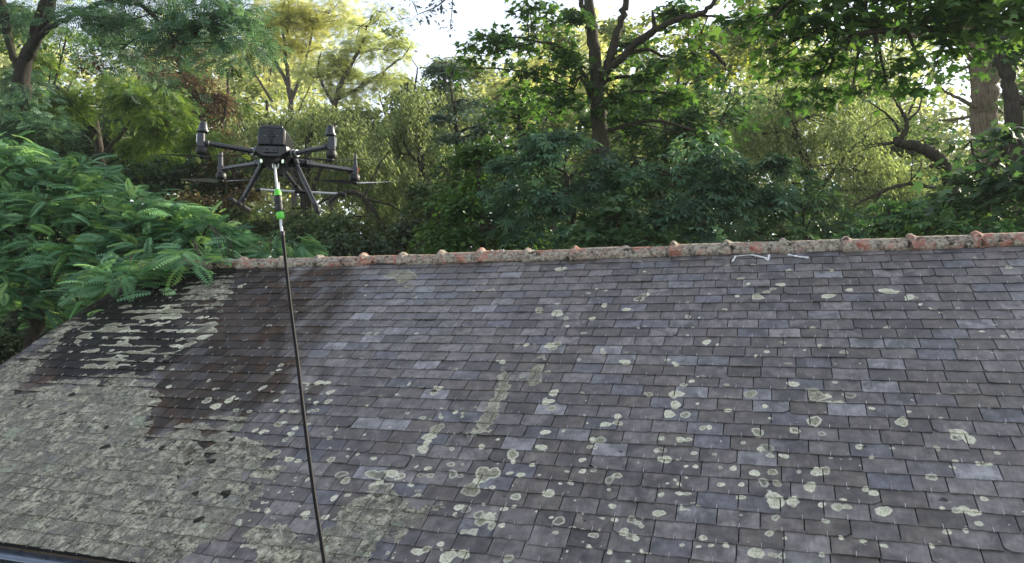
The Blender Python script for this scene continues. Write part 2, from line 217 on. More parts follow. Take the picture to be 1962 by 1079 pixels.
    lc = t.mix(t.ramp(t.noise(ruv, 8, 3, .6), .5, .66, 0, .32), lc, c4(.20, .20, .14))
    # a brighter ring
    lc = t.mix(t.math('MULTIPLY', t.ramp(t.math('ABSOLUTE', t.math('SUBTRACT', s, .0035)), .003, .0), .12), lc, c4(.80, .78, .62))
    holes = t.math('MULTIPLY', t.ramp(t.noise(ruv, 60, 3, .6), .66, .60), 1.0)
    thin = t.ramp(t.math('ADD', t.noise(ruv, 7, 6, .75), t.math('MULTIPLY', t.math('SUBTRACT', nf, .5), .5)), .62, .56)
    mask2 = t.math('MULTIPLY', mask, t.math('MAXIMUM', t.math('MINIMUM', holes, t.math('MAXIMUM', thin, t.ramp(crust, .5, .3))), t.ramp(crust, .0, .4, .45, .30)))
    col = t.mix(mask2, a, lc)
    pk = t.ramp(t.math('ADD', pit, t.math('MULTIPLY', t.math('SUBTRACT', nf, .5), .02)), 0.0, .004)
    col = t.mix(t.math('MULTIPLY', pk, .9), col, c4(.012, .010, .007))
    rough = t.math('ADD', t.math('SUBTRACT', t.ramp(n2, .3, .7, .38, .56), t.math('MULTIPLY', t.attr('wet'), .25)), t.math('MULTIPLY', mask2, .45), clamp=True)
    rough = t.math('ADD', rough, t.math('MULTIPLY', t.math('MAXIMUM', bk, dk), .25), clamp=True)
    hh = t.math('ADD', t.math('MULTIPLY', mask2, t.math('ADD', .55, t.math('MULTIPLY', nf, .9))),
                t.math('ADD', t.math('MULTIPLY', n3, .22), t.math('MULTIPLY', nf, .12)))
    return t.end(t.bsdf(col, rough, 0, t.mix(t.math('MAXIMUM', mask2, t.math('MULTIPLY', dk, .8)), c4(.5, .5, .5), c4(.15, .15, .15)), t.n('Bump', in_Height=hh, in_Distance=t.math('ADD', .0035, t.math('MULTIPLY', crust, .006)), in_Strength=.9).outputs[0]))

def clay_material():
    t = NT('lichened_ridge_clay'); P = t.n('TexCoord').outputs['Object']
    r = t.n('ObjectInfo').outputs['Random']
    P2 = t.n('VectorMath', operation='ADD', i0=P); cmb = t.n('CombineXYZ', i0=t.math('MULTIPLY', r, 13.7)); t.set(P2.inputs[1], cmb.outputs[0]); P2 = P2.outputs[0]
    n1 = t.noise(P2, 4.2, 7, .74, .6); n2 = t.noise(P2, 34, 6, .8); n3 = t.noise(t.scalev(P2, 3, 10, 10), 3, 3)
    clay = t.mix(t.ramp(n3, .35, .65), c4(.24, .085, .06), c4(.52, .30, .23))
    th = t.math('ADD', t.ramp(r, 0, 1, .51, .585), t.math('MULTIPLY', t.math('SUBTRACT', n2, .5), .25))
    li = t.ramp(t.math('SUBTRACT', n1, th), -.03, .03)
    lic = t.mix(t.ramp(n2, .40, .58), c4(.075, .055, .045), c4(.46, .42, .34))
    col = t.mix(t.math('MULTIPLY', t.math('SUBTRACT', 1.0, li), .92), clay, lic)
    col = t.mix(t.ramp(t.noise(P2, 9, 4, .7), .56, .66), col, c4(.035, .028, .022))
    return t.end(t.bsdf(col, .9, 0, .2, t.bump(t.math('ADD', n2, t.math('MULTIPLY', n1, 1.5)), .008, .9)))
def rough_mat(name, c1, c2, scale, bump=.01, rough=.9):
    t = NT(name); P = t.n('TexCoord').outputs['Object']; n = t.noise(P, scale, 6, .65)
    return t.end(t.bsdf(t.mix(t.ramp(n, .3, .7), c4(*c1), c4(*c2)), rough, 0, .3, t.bump(n, bump, .8)))
M_slate = slate_material(); M_clay = clay_material()
M_gap_shade = plain('gap_shade_underlay', (.006, .006, .006), .9)  # near-black sheet: shade in the slate gaps is put into its colour
M_mortar = rough_mat('dark_mortar', (.012, .011, .010), (.05, .045, .04), 30)
M_wall = rough_mat('old_render', (.20, .17, .14), (.32, .29, .24), 6)
M_gutter = plain('weathered_zinc', (.12, .14, .18), .30, .8, .25, 8)
M_hook = plain('tinned_hook', (.42, .42, .42), .42, .6)
M_seal = plain('white_sealant', (.75, .75, .76), .6)
M_wood = rough_mat('fascia_board', (.05, .035, .025), (.10, .075, .055), 12)

# ------------------------------------------------------------------ the roof
PR = R(31.68); DP = 3.0
UV = np.array([0, math.cos(PR), math.sin(PR)]); NV = np.array([0, -math.sin(PR), math.cos(PR)])
def roof(u, v, h=0.0):
    """u along the ridge, v up the slope, h off the roof plane"""
    u = np.asarray(u, float); v = np.asarray(v, float); h = np.asarray(h, float)
    sag = -0.022 * np.exp(-((u + 2.3) / 1.5) ** 2) * np.clip((v - 4) / 2, 0, 1)
    return (np.array([0, 0, H]) + u[..., None] * np.array([1.0, 0, 0]) + (v + sag)[..., None] * UV + (h - DP)[..., None] * NV)
NROW = 32
sp_ = .1245 - .0096 * np.arange(NROW) / (NROW - 1)
VE = 5.965 - np.concatenate([[0], np.cumsum(sp_)])      # lower edges, VE[0] = the ridge line
UL, UR = -7.0, 4.5; VR = VE[0] + .05

def sdf_poly(P, poly):
    """signed distance, positive inside"""
    poly = np.array(poly); d = np.full(len(P), 1e9); ins = np.zeros(len(P), bool)
    for a, b in zip(poly, np.roll(poly, -1, 0)):
        e = b - a; w_ = P - a; t_ = np.clip((w_ @ e) / (e @ e), 0, 1)
        d = np.minimum(d, np.linalg.norm(w_ - t_[:, None] * e, axis=1))
        c_ = (a[1] <= P[:, 1]) != (b[1] <= P[:, 1])
        with np.errstate(divide='ignore', invalid='ignore'):
            x = a[0] + (P[:, 1] - a[1]) / (b[1] - a[1]) * (b[0] - a[0])
        ins ^= c_ & (P[:, 0] < x)
    return np.where(ins, d, -d)
rs = np.random.RandomState(7)
def vnoise(P, sc_, seed):
    """smooth value noise on the roof plane, 0..1"""
    g = np.random.RandomState(seed).rand(64, 64); q = P * sc_; i = np.floor(q).astype(int); f = q - i; f = f * f * (3 - 2 * f)
    a = g[i[:, 0] % 64, i[:, 1] % 64]; b = g[(i[:, 0] + 1) % 64, i[:, 1] % 64]
    c = g[i[:, 0] % 64, (i[:, 1] + 1) % 64]; d = g[(i[:, 0] + 1) % 64, (i[:, 1] + 1) % 64]
    return (a * (1 - f[:, 0]) + b * f[:, 0]) * (1 - f[:, 1]) + (c * (1 - f[:, 0]) + d * f[:, 0]) * f[:, 1]
def fbm(P, s, seed): return .5 * vnoise(P, s, seed) + .3 * vnoise(P, s * 2.1, seed + 1) + .2 * vnoise(P, s * 4.3, seed + 2)

def build_slates():
    Vs, Fs, RU, TI, TO, ED, CU_ = [], [], [], [], [], [], []; n0 = 0; hooks = []
    for k in range(1, NROW + 1):
        vl, vu = VE[k], VE[k - 1] + (.05 if k == 1 else 0); W = .2125 if k > 1 else .34
        u = UL + (0.0 if k % 2 else -.106) + rs.uniform(-.004, .004) + (.03 * (k == 1)); first = True
        while u < UR:
            wd = W + rs.uniform(-.004, .004)
            if rs.rand() < .03: wd *= rs.uniform(.72, .9)
            u0, u1 = max(u + .0030, UL), min(u + wd - .0030, UR); u += wd
            if u1 - u0 < .03: continue
            cu = (u0 + u1) / 2; zd = max(3.2, 3.3 + (vl - 2.1) * .9 - cu * .35)
            stp = zd * .0019 if cu < 2.4 else .05
            nx = max(4, int((u1 - u0) / stp)); ny = max(4, int((vu - vl + .02) / (stp * 1.15)))
            gu = np.linspace(u0, u1, nx + 1); gt = np.linspace(0, 1, ny + 1)
            U_, T_ = np.meshgrid(gu, gt); lo = vl + rs.uniform(-.003, .003)
            if rs.rand() < .02: lo -= rs.uniform(.008, .02)
            rot = rs.uniform(-.012, .012)
            edge = .0022 * (np.sin(gu * rs.uniform(40, 90) + rs.rand() * 6) * rs.rand() + rs.normal(0, .3, nx + 1))
            V_ = lo + edge * (1 - T_) + rot * (U_ - cu) * (1 - T_ * .3) + T_ * (vu + .022 - lo)
            # a nibbled lower corner here and there
            if rs.rand() < .14:
                sgn = rs.choice([-1, 1]); dd = np.abs(U_ - (u0 if sgn < 0 else u1)); r_ = rs.uniform(.012, .035)
                V_ = V_ + np.clip(r_ - dd, 0, 1) * .7 * np.clip(1 - T_ * 3, 0, 1)
            lift = .0122 + abs(rs.normal(0, .0012)) + (.004 if rs.rand() < .04 else 0)
            Hh = lift - (lift - .0060) * T_ + rs.normal(0, .012) * (U_ - cu) * (1 - T_) + .0007 * np.sin(U_ * 31 + k)
            if rs.rand() < .0: pass
            TK = .0048
            top = np.stack([U_.ravel(), V_.ravel(), Hh.ravel()], 1)
            # skirts: lower edge, left edge, right edge
            lowe = top[:nx + 1]; lef = top[0::nx + 1]; rig = top[nx::nx + 1]
            def dn(a): b = a.copy(); b[:, 2] -= TK; return b
            parts = [top, lowe, dn(lowe), lef, dn(lef), rig, dn(rig)]
            Pn = np.concatenate(parts)
            i = np.arange(ny)[:, None] * (nx + 1) + np.arange(nx)[None]
            F = [np.stack([i, i + 1, i + nx + 2, i + nx + 1], -1).reshape(-1, 4)]
            o = len(top)
            def strip(o, m, fl):
                j = np.arange(m - 1); q = np.stack([o + j, o + m + j, o + m + j + 1, o + j + 1], 1)
                return q[:, ::-1] if fl else q
            F.append(strip(o, nx + 1, False)); o += 2 * (nx + 1)
            F.append(strip(o, ny + 1, True)); o += 2 * (ny + 1)
            F.append(strip(o, ny + 1, False))
            Vs.append(Pn); Fs.append(np.concatenate(F) + n0); n0 += len(Pn)
            TI.append(np.full(len(Pn), np.clip(rs.normal(.45, .30), 0, 1))); TO.append(np.full(len(Pn), rs.rand()))
            e = np.full(len(Pn), .0); e[:] = Pn[:, 1] - lo; ED.append(e); CU_.append(np.full(len(Pn), cu))
            if cu < 2.6 and k > 1 and rs.rand() < .93: hooks.append((cu + rs.uniform(-.004, .004), lo, lift, zd))
    P = np.concatenate(Vs); F = np.concatenate(Fs); TI = np.concatenate(TI); TO = np.concatenate(TO); ED = np.concatenate(ED)
    uv = P[:, :2].copy()
    # fields in roof metres
    wq = np.stack([fbm(uv, 9, 11) - .5, fbm(uv, 9, 21) - .5], 1); wuv = uv + wq * .05
    L = np.full(len(uv), -.2); SKD = np.full(len(uv), .75); C = np.zeros(len(uv))
    for poly in CRUST:
        d = sdf_poly(wuv, poly) + (fbm(uv, 3.6, 31) - .52) * .30 + (fbm(uv, 14, 33) - .5) * .13
        L = np.where(d > L, d, L); C = np.maximum(C, np.clip((d + .02) / .03, 0, 1))
    for poly in STREAKS:
        d = sdf_poly(wuv, poly) * .8 + (fbm(uv, 16, 41) - .5) * .07
        L = np.maximum(L, d); C = np.maximum(C, .42 * (d > -.01))
    # verge lichen and thinning patches inside the crust
    holes = fbm(uv, 3.5, 51) + .4 * (fbm(uv, 13, 57) - .5); up = np.clip((uv[:, 1] - 3.35) / .8, 0, 1)
    L = np.where(C > .3, L - np.clip(holes - .56, 0, 1) * 1.3 * (.25 + .75 * up), L)
    row = (.50 - ED / .12) * (.08 + .42 * np.clip(fbm(uv * np.array([.8, 1.0]), 4.2, 55) - .30, 0, 1)) * np.clip((uv[:, 1] - 2.7) / .9, 0, 1)
    L = np.where((C > .58) & (ED > -.004), L + row - .035 * np.clip((uv[:, 1] - 3.0) / .8, 0, 1), L)
    spots = list(SPOTS); rr = np.random.RandomState(5)
    for _ in range(820):           # small specks, commoner low down and to the left
        su, sv = rr.uniform(-6.4, 2.2), 2.1 + 3.7 * rr.rand() ** 1.6
        if rr.rand() < .55 * np.clip((sv - 3.0) / 2, 0, 1): continue
        spots.append((su, sv, min(.030, .0045 + rr.exponential(.0035))))
    for _ in range(60):           # clusters low left of the middle
        su, sv = rr.normal(-2.6, .75), rr.normal(2.75, .32)
        spots.append((su, sv, rr.uniform(.008, .030)))
    wp = uv + wq * .020
    order = np.argsort(uv[:, 0]); us = uv[order, 0]
    for (su, sv, r_) in spots:
        a, b = np.searchsorted(us, [su - r_ * 2 - .03, su + r_ * 2 + .03]); idx = order[a:b]
        idx = idx[np.abs(uv[idx, 1] - sv) < r_ * 2 + .03]
        if not len(idx): continue
        ph = (su * 91.7 + sv * 37.1) % 6.28; q = wp[idx] - (su, sv); q[:, 1] *= 1.12 + .25 * math.sin(ph * 3)
        ang = np.arctan2(q[:, 1], q[:, 0]); rad = np.hypot(q[:, 0], q[:, 1])
        d = r_ * .90 * (1 + .12 * np.sin(2 * ang + ph) + .07 * np.sin(3 * ang + 2 * ph) + .05 * np.sin(7 * ang + ph)) - rad
        w2 = idx[d > L[idx]]; L[idx] = np.maximum(L[idx], d); SKD[w2] = (su * 57.3 + sv * 13.7) % 1.0
    # ribbons of lichen along the lower edges of the slates
    rb = np.clip(sdf_poly(wuv, RIBBON) / .12 + .3, 0, 1)
    d = .016 - ED * .50 + (fbm(uv * np.array([.55, 1.0]), 9, 61) - .50) * .20 - (1 - rb) * .3
    L = np.maximum(L, d * (ED > -.004) - .3 * (ED < -.004))
    low = np.clip((3.6 - uv[:, 1]) / 1.0, 0, 1) * np.clip((1.2 - uv[:, 0]) / 2, .25, 1)
    d = .006 - ED * .5 + (fbm(uv, 8, 71) - .80 + .10 * low) * .25
    L = np.maximum(L, d)
    D = np.clip((sdf_poly(wuv, DARK) + (fbm(uv * np.array([1.0, .32]), 3.4, 91) - .5) * 1.3) / .6 + .66, 0, 1)
    B = np.clip((sdf_poly(wuv, BLACK) + (fbm(uv * np.array([1.0, .6]), 3.4, 93) - .5) * .55) / .22 + 1.0, 0, 1)
    WET = np.exp(-((uv[:, 0] + 3.0) / 1.1) ** 2 - ((uv[:, 1] - 4.8) / .9) ** 2)
    K = np.full(len(uv), -.1)
    for (su, sv, r_) in PITS:
        q = uv + wq * .09 - (su, sv); K = np.maximum(K, min(r_, .04) * .8 - np.hypot(q[:, 0] * .8, q[:, 1] * 1.1))
    K = np.clip(K, -.1, .1)
    # inside the crust the steps are clogged and the joints grown over
    clog = C * np.clip(L / .03, 0, 1) * (.35 + .5 * fbm(uv, 2.5, 97)) * (.35 + .65 * np.clip((uv[:, 1] - 2.5) / 1.0, 0, 1))
    P[:, 2] = P[:, 2] * (1 - clog) + .0095 * clog
    CUA = np.concatenate(CU_); P[:, 0] += np.sign(P[:, 0] - CUA) * .0022 * clog * 1.3 * (np.abs(P[:, 0] - CUA) > .07)
    # crust stands up a little
    ht = np.clip(L / .006, 0, 1) * (.0010 + C * (.009 * fbm(uv, 17, 81) ** 2 + .004 * fbm(uv, 45, 83))) - np.clip(K / .01, 0, 1) * .003
    ht[:] = np.where(ED < -.02, 0, ht)
    W_ = roof(P[:, 0], P[:, 1], P[:, 2] + ht)
    ruv = np.stack([P[:, 0], P[:, 1], P[:, 2] * 2 + TI * 3], 1)
    me = fastmesh('slate_covering', W_, F, M_slate, dict(tint=TI, tone=TO, lich=np.clip(L, -.1, .2), crust=C, dark=D, black=B, pit=K, soot=.22 * np.clip((uv[:, 1] - 4.4) / .8, 0, 1) * np.clip((uv[:, 0] + 1.2) / 1.2, 0, 1), kind=SKD, wet=WET, ruv=ruv))
    return me, hooks

house = empty('slate_roofed_outbuilding', (0, 5.0, 0))
tag(house, 'low outbuilding with a lichen covered grey slate roof and clay ridge tiles', 'building')
def hpart(name, me_or_mb, mat=None, parent=None, **kw):
    o = me_or_mb.build(name, mat, None, **kw) if isinstance(me_or_mb, MB) else link(name, me_or_mb)
    par = parent or house; o.parent = par
    off = Vector((0, 5.0, 0)); o.matrix_parent_inverse = Matrix.Translation(-off)
    return o
me, hooks = build_slates()
slates = hpart('slate_covering', me)
# underlay, eave, walls, far slope
mb = MB()
P = roof(np.array([UL + .004, UR - .004, UR - .004, UL + .004]), np.array([VE[-1] + .012, VE[-1] + .012, VR, VR]), .002)
Q = P - NV * .05
mb.add(np.concatenate([P, Q]), [(0, 1, 2, 3), (7, 6, 5, 4), (0, 4, 5, 1), (1, 5, 6, 2), (2, 6, 7, 3), (3, 7, 4, 0)])
hpart('roof_deck', mb, M_gap_shade)

RT = roof(0, VR, 0.0); EV = roof(0, VE[-1], 0.0); yb = 2 * RT[1] - EV[1]
mb = MB(); g = [(UL, RT[1] + .02, RT[2]), (UR, RT[1] + .02, RT[2]), (UR, yb, EV[2]), (UL, yb, EV[2])]
g2 = [(a, b, c - .07) for a, b, c in g]; mb.add(g + g2, [(0, 1, 2, 3), (7, 6, 5, 4), (0, 4, 5, 1), (1, 5, 6, 2), (2, 6, 7, 3), (3, 7, 4, 0)])
fs_ = hpart('far_slope', mb, rough_mat('far_slates', (.06, .06, .07), (.11, .11, .12), 5))
mb = MB(); x0, x1 = UL + .10, UR - .1; y0, y1 = EV[1] + .22, yb - .22; ze = EV[2] - .02; zr = RT[2] - .16
mb.add([(x0, y0, 0), (x0, y1, 0), (x0, y1, ze), (x0, RT[1], zr), (x0, y0, ze), (x1, y0, 0), (x1, y1, 0), (x1, y1, ze), (x1, RT[1], zr), (x1, y0, ze)],
       [(0, 1, 2, 3, 4), (9, 8, 7, 6, 5), (0, 4, 9, 5), (1, 6, 7, 2)])
hpart('wall', mb, M_wall)
mb = MB(); mb.box(((UL + UR) / 2, EV[1] + .035, EV[2] - .105), (UR - UL - .02, .03, .17)); hpart('fascia_board', mb, M_wood, bevel=.003)
# half-round gutter on brackets
def gutter():
    mb = MB(); cy, cz, r_ = EV[1] - .045, EV[2] - .045, .064; V, F = [], []
    prof = [(cy + r_ * math.cos(a), cz + r_ * math.sin(a)) for a in np.linspace(0, -math.pi, 15)]
    prof = [(prof[0][0], prof[0][1] + .012)] + prof
    inner = [(cy + (y - cy) * .955, cz + (z - cz) * .955) for y, z in prof][::-1]
    xs = np.linspace(UL - .01, UR, 40); ring = prof + inner; n = len(ring)
    for x in xs:
        for y, z in ring: V.append((x, y, z + .002 * math.sin(x * 1.7)))
    for i in range(len(xs) - 1):
        for j in range(n): k = (j + 1) % n; F.append((i * n + j, (i + 1) * n + j, (i + 1) * n + k, i * n + k))
    F += [tuple(range(n)), tuple(range((len(xs) - 1) * n, len(xs) * n))[::-1]]
    mb.add(V, F)
    mb.tube([(x, cy - r_, cz + .003) for x in xs], .0075, 8)
    return mb, cy, cz, r_
mb, gy, gz, gr = gutter(); gt_ = hpart('gutter', mb, M_gutter, smooth=40)
for i in range(12):
    x = UL + .55 + i * .98; mb = MB()
    mb.tube([(x, gy + math.cos(a) * (gr + .004), gz + math.sin(a) * (gr + .004)) for a in np.linspace(.1, -math.pi - .1, 12)], .005, 6)
    b = hpart('gutter_bracket', mb, M_gutter, gt_); b.matrix_parent_inverse = Matrix.Identity(4)
# slate hooks: the nearest hundred singly, the rest as one
hooks.sort(key=lambda q: q[3] + (50 if q[0] > 1.5 or q[1] < 2.3 else 0))
def hook(mb, u, v, lift, jit):
    a = roof(u, v - .004, lift - .009); b = roof(u, v - .005, lift + .0015); c = roof(u + jit, v + .003, lift + .0028); d = roof(u + jit * 2, v + .023, lift + .0016)
    mb.tube([a, b, c, d], .0021, 5)
rest = MB(); rh = np.random.RandomState(3)
for i, (u, v, lf, z) in enumerate(hooks):
    j = rh.uniform(-.0015, .0015)
    if i < 100:
        m1 = MB(); hook(m1, u, v, lf, j); o = hpart('slate_hook', m1, M_hook, slates); o.matrix_parent_inverse = Matrix.Identity(4)
    else: hook(rest, u, v, lf, j)
o = hpart('slate_hooks', rest, M_hook, slates); o.matrix_parent_inverse = Matrix.Identity(4); o['kind'] = 'stuff'
# mortar bed and ridge tiles
mb = MB(); us = np.linspace(UL, UR, 160)
V, F = [], []
for i, u in enumerate(us):
    c = roof(u, VR, 0); b = rh.uniform(-.004, .006, 2)
    ring = [(u, c[1] - .096 + b[0] * .5, c[2] - .058), (u, c[1] - .068 + b[1], c[2] + .012), (u, c[1], c[2] + .05), (u, c[1] + .080, c[2] + .022), (u, c[1] + .09, c[2] - .05)]
    V += ring
    if i: F += [((i - 1) * 5 + j, i * 5 + j, i * 5 + j + 1, (i - 1) * 5 + j + 1) for j in range(4)]
mb.add(V, F); hpart('mortar_bed', mb, M_mortar)
def ridge_tile(u0, u1, seed):
    r_ = np.random.RandomState(seed); na, nl = 14, 26
    xs = np.linspace(0, 1, nl); V = []; tilt = r_.normal(0, .005, 3); amp = r_.rand()
    for x in xs:
        u = u0 + x * (u1 - u0 + .03)
        e = x * (u1 - u0)
        col = (.014 + .014 * amp) * math.exp(-((e - .028) / .026) ** 4) + (.006 if e < .07 else 0) - .006 * x     # raised collar over the joint
        c = roof(u, VR, 0); R_ = .100 + col
        for a in np.linspace(-.04, math.pi + .04, na):
            k = 1 + r_.normal(0, .008)
            V.append((u + r_.normal(0, .0008), c[1] - math.cos(a) * R_ * .98 * k + tilt[0], c[2] - .030 + math.sin(a) * (R_ + .004) * k + tilt[1] + tilt[2] * x))
    F = []
    for i in range(nl - 1):
        for j in range(na - 1): F.append((i * na + j, i * na + j + 1, (i + 1) * na + j + 1, (i + 1) * na + j))
    V = np.array(V); c0 = V.mean(0); n = len(V); 
    ctr = np.array([[v[0], c0[1], v[2]] for v in V]); inn = V.copy(); inn[:, 1] = c0[1] + (V[:, 1] - c0[1]) * .86; inn[:, 2] -= .014
    F2 = [tuple(n + i for i in f[::-1]) for f in F]
    E = [(j, n + j, n + j + 1, j + 1) for j in range(na - 1)]
    E2 = [((nl - 1) * na + j + 1, n + (nl - 1) * na + j + 1, n + (nl - 1) * na + j, (nl - 1) * na + j) for j in range(na - 1)]
    S1 = [(i * na, (i + 1) * na, n + (i + 1) * na, n + i * na) for i in range(nl - 1)]
    mb = MB(); mb.add(np.concatenate([V, inn]), F + F2 + E + E2 + S1)
    return mb
RU = [-7.02] + RIDGE_U
for i in range(len(RU) - 1):
    o = hpart('ridge_tile', ridge_tile(RU[i] - .03, RU[i + 1] - .03, 100 + i), M_clay, smooth=50)
for s in SEAL:
    pts = np.array(s); q = np.linspace(0, len(pts) - 1, 14); pp = np.stack([np.interp(q, np.arange(len(pts)), pts[:, 0]), np.interp(q, np.arange(len(pts)), pts[:, 1])], 1)
    mb = MB(); mb.tube([roof(a, b - .045, .019) for a, b in pp], np.clip(.007 + rh.normal(0, .003, 14), .003, .02), 6)
    hpart('sealant_bead', mb, M_seal, smooth=60)
# ------------------------------------------------------------------ the drone
M_carb = plain('dark_carbon_arm', (.016, .017, .021), .28, 0, .2, 60, .6)
M_body = plain('black_shell', (.009, .010, .012), .32, 0, .25, 40)
M_grey = plain('grey_plastic', (.034, .036, .044), .34, 0, .15, 40)
M_black = plain('matt_black', (.010, .010, .011), .55)
M_white = plain('white_tube', (.62, .63, .65), .45, 0, .05)
M_green = plain('bright_green_plastic', (.13, .62, .06), .42, 0, .06)
M_silver = plain('silver_metal', (.55, .56, .58), .3, .85, .05)
M_blade = plain('propeller_blade', (.040, .041, .045), .38, 0, .1)
M_blade_sheen = plain('sheen_propeller_blade', (.36, .37, .38), .35, 0, .1)  # black blade with its pale sheen put into the colour
M_red = plain('red_light', (.45, .03, .02), .4)
t = NT('black_hose'); P = t.n('TexCoord').outputs['Object']
M_hose = t.end(t.bsdf(c4(.009, .009, .010), .55, 0, .12))
t = NT('status_light'); e_ = t.n('Emission'); e_.inputs[0].default_value = c4(.75, 1, .8); e_.inputs[1].default_value = .45; M_led = t.end(e_.outputs[0])

M_ch = plain('charge_light', (.22, .30, .25), .5)
DYAW = YAW + R(6.2)
dc = at(530, 300, 3.555)
drone = empty('spraying_drone', Vector(dc), DYAW)
tag(drone, 'black four armed drone with a battery box on top, hovering in front of the trees', 'drone')
Rm = np.array([[math.cos(DYAW), math.sin(DYAW), 0], [-math.sin(DYAW), math.cos(DYAW), 0], [0, 0, 1]])
def dl(px, py, D): return Rm @ (at(px, py, D) - dc)       # drone's own metres
A = np.array
drone.location.z -= .008
def dp(name, mb, mat, parent=None, **kw): return mb.build(name, mat, parent or drone, **kw)
zc = 0.0
# hull: lofted cross sections front to back
def loft(mb, secs):
    V, F = [], []; n = len(secs[0])
    for s in secs: V += list(s)
    for i in range(len(secs) - 1):
        for j in range(n): k = (j + 1) % n; F.append((i * n + j, i * n + k, (i + 1) * n + k, (i + 1) * n + j))
    F += [tuple(range(n))[::-1], tuple(range((len(secs) - 1) * n, len(secs) * n))]; mb.add(V, F)
def hullsec(y, w, zt, zb, wb):
    return [(-w, y, zt - .014), (-w * .93, y, zt), (w * .93, y, zt), (w, y, zt - .014), (w * .97, y, zt - .034), (wb, y, zb), (-wb, y, zb), (-w * .97, y, zt - .034)]
mb = MB(); loft(mb, [hullsec(-.125, .070, .032, -.020, .040), hullsec(-.105, .082, .036, -.032, .046), hullsec(.0, .086, .036, -.040, .054), hullsec(.12, .080, .036, -.038, .050), hullsec(.165, .055, .028, -.022, .034)])
hull = dp('hull', mb, M_body, smooth=35, bevel=.004)
mb = MB(); mb.box((0, -.129, .012), (.062, .010, .030), taper=.85); dp('rear_camera_panel', mb, M_grey, hull, bevel=.003)
for s in (-1, 1):
    mb = MB(); mb.cone((s * .016, -.132, .012), (s * .016, -.137, .012), .006, .006); dp('lens', mb, M_black, hull)
    mb = MB(); mb.lathe((s * .049, -.10, -.034), [(.004, -.010), (.0055, -.004), (.0055, .006)]); dp('navigation_light', mb, M_led, hull)
# battery box
mb = MB(); loft(mb, [[(-.062, y, .034), (-.064, y, .060), (-.063, y, .106), (-.052, y, .118 + q), (.052, y, .118 + q), (.063, y, .106), (.064, y, .060), (.062, y, .034)] for y, q in ((-.120, 0), (-.112, .004), (.02, .006), (.09, -.004))])
batt = dp('battery_box', mb, M_body, smooth=30, bevel=.004)
for s in (-1, 1):
    mb = MB(); mb.box((s * .031, -.1235, .074), (.056, .006, .074)); b = dp('battery', mb, plain('battery_face', (.012, .017, .020), .5), batt, bevel=.004)
mb = MB(); mb.box((0, -.126, .078), (.030, .010, .014)); mb.box((0, -.1265, .074), (.008, .006, .070)); dp('battery_latch', mb, M_black, batt, bevel=.002)
for s in (-1, 1):
    mb = MB(); mb.box((s * .028, -.128, .078), (.010, .003, .0022)); dp('charge_light', mb, M_ch, batt)
    mb = MB(); mb.box((s * .042, -.128, .100), (.006, .003, .006)); dp('button', mb, M_grey, batt)
mb = MB(); mb.box((0, -.110, .123), (.104, .022, .016), taper=.93); mb.box((0, -.02, .126), (.10, .14, .008), taper=.8); dp('carry_handle', mb, M_grey, batt, bevel=.004)
# arms with motors
near = [(-1, dl(388, 270, 3.30), dl(497, 289, 3.47)), (1, dl(634, 277, 3.30), dl(561, 292, 3.46))]
far = [(-1, dl(424, 321, 3.83), dl(498, 310, 3.62)), (1, dl(680, 324, 3.80), dl(588, 311, 3.60))]
def arm(root, end, near_):
    root = A(root); end = A(end); d = (end - root) / np.linalg.norm(end - root)
    mb = MB(); mb.tube([root, end], [.0125, .0115], 14); a_ = dp('arm', mb, M_carb, smooth=50)
    mb = MB(); inn = A([root[0] * .35, root[1] * .45, root[2]])
    mb.tube([inn, root - d * .01], [.024, .019], 14); mb.tube([root - d * .012, root + d * .030], [.0195, .0185], 16); dp('folding_joint', mb, M_body, a_, smooth=50)
    mb = MB(); mb.tube([root + d * .008, root + d * .013], [.0205, .0205], 16); mb.tube([root + d * .030, root + d * .036], [.0165, .0165], 16); dp('joint_ring', mb, M_silver if near_ else M_grey, a_, smooth=50)
    return a_
for s, e, r0 in near:
    a_ = arm(r0, e, True); x, y, z = e
    mb = MB(); mb.tube([(x - s * .030, y, z - .003), (x + s * .012, y, z)], [.0135, .017], 12); mb.box((x + s * .004, y, z + .012), (.034, .036, .066), taper=.86); dp('motor_mount', mb, M_grey, a_, bevel=.004)
    mb = MB(); mb.lathe((x + s * .003, y, z - .052), [(.017, -.004), (.021, 0), (.0245, .005), (.0245, .022), (.020, .030), (.017, .036)], 22); m = dp('motor', mb, M_black, a_, smooth=35)
    mb = MB(); mb.lathe((x - s * .002, y, z + .046), [(.0225, 0), (.026, .003), (.0255, .009), (.0205, .013), (.0165, .042), (.013, .047), (.006, .048)], 22); dp('antenna_dome', mb, M_grey, a_, smooth=40)
    mb = MB(); mb.box((x + s * .022, y - .004, z + .018), (.004, .012, .040)); dp('side_light', mb, M_silver, a_, bevel=.001)
for s, e, r0 in far:
    a_ = arm(r0, e, False); x, y, z = e
    mb = MB(); mb.tube([(x - s * .040, y, z), (x - s * .008, y, z)], [.0145, .017], 12); mb.box((x, y, z - .004), (.032, .034, .040)); dp('motor_mount', mb, M_grey, a_, bevel=.004)
    mb = MB(); mb.box((x + s * .002, y, z + .050), (.022, .034, .078), taper=.50 if s > 0 else .78); dp('antenna_fin', mb, M_grey, a_, bevel=.004)
    mb = MB(); mb.lathe((x, y, z - .052), [(.018, -.006), (.024, 0), (.0265, .005), (.0265, .022), (.021, .030)], 22); dp('motor', mb, M_black, a_, smooth=35)
    if s > 0:
        mb = MB(); mb.box((x + .0175, y - .004, z + .004), (.002, .012, .022)); dp('red_light', mb, M_red, a_)  # the drone's red light, given as plain red colour without glow
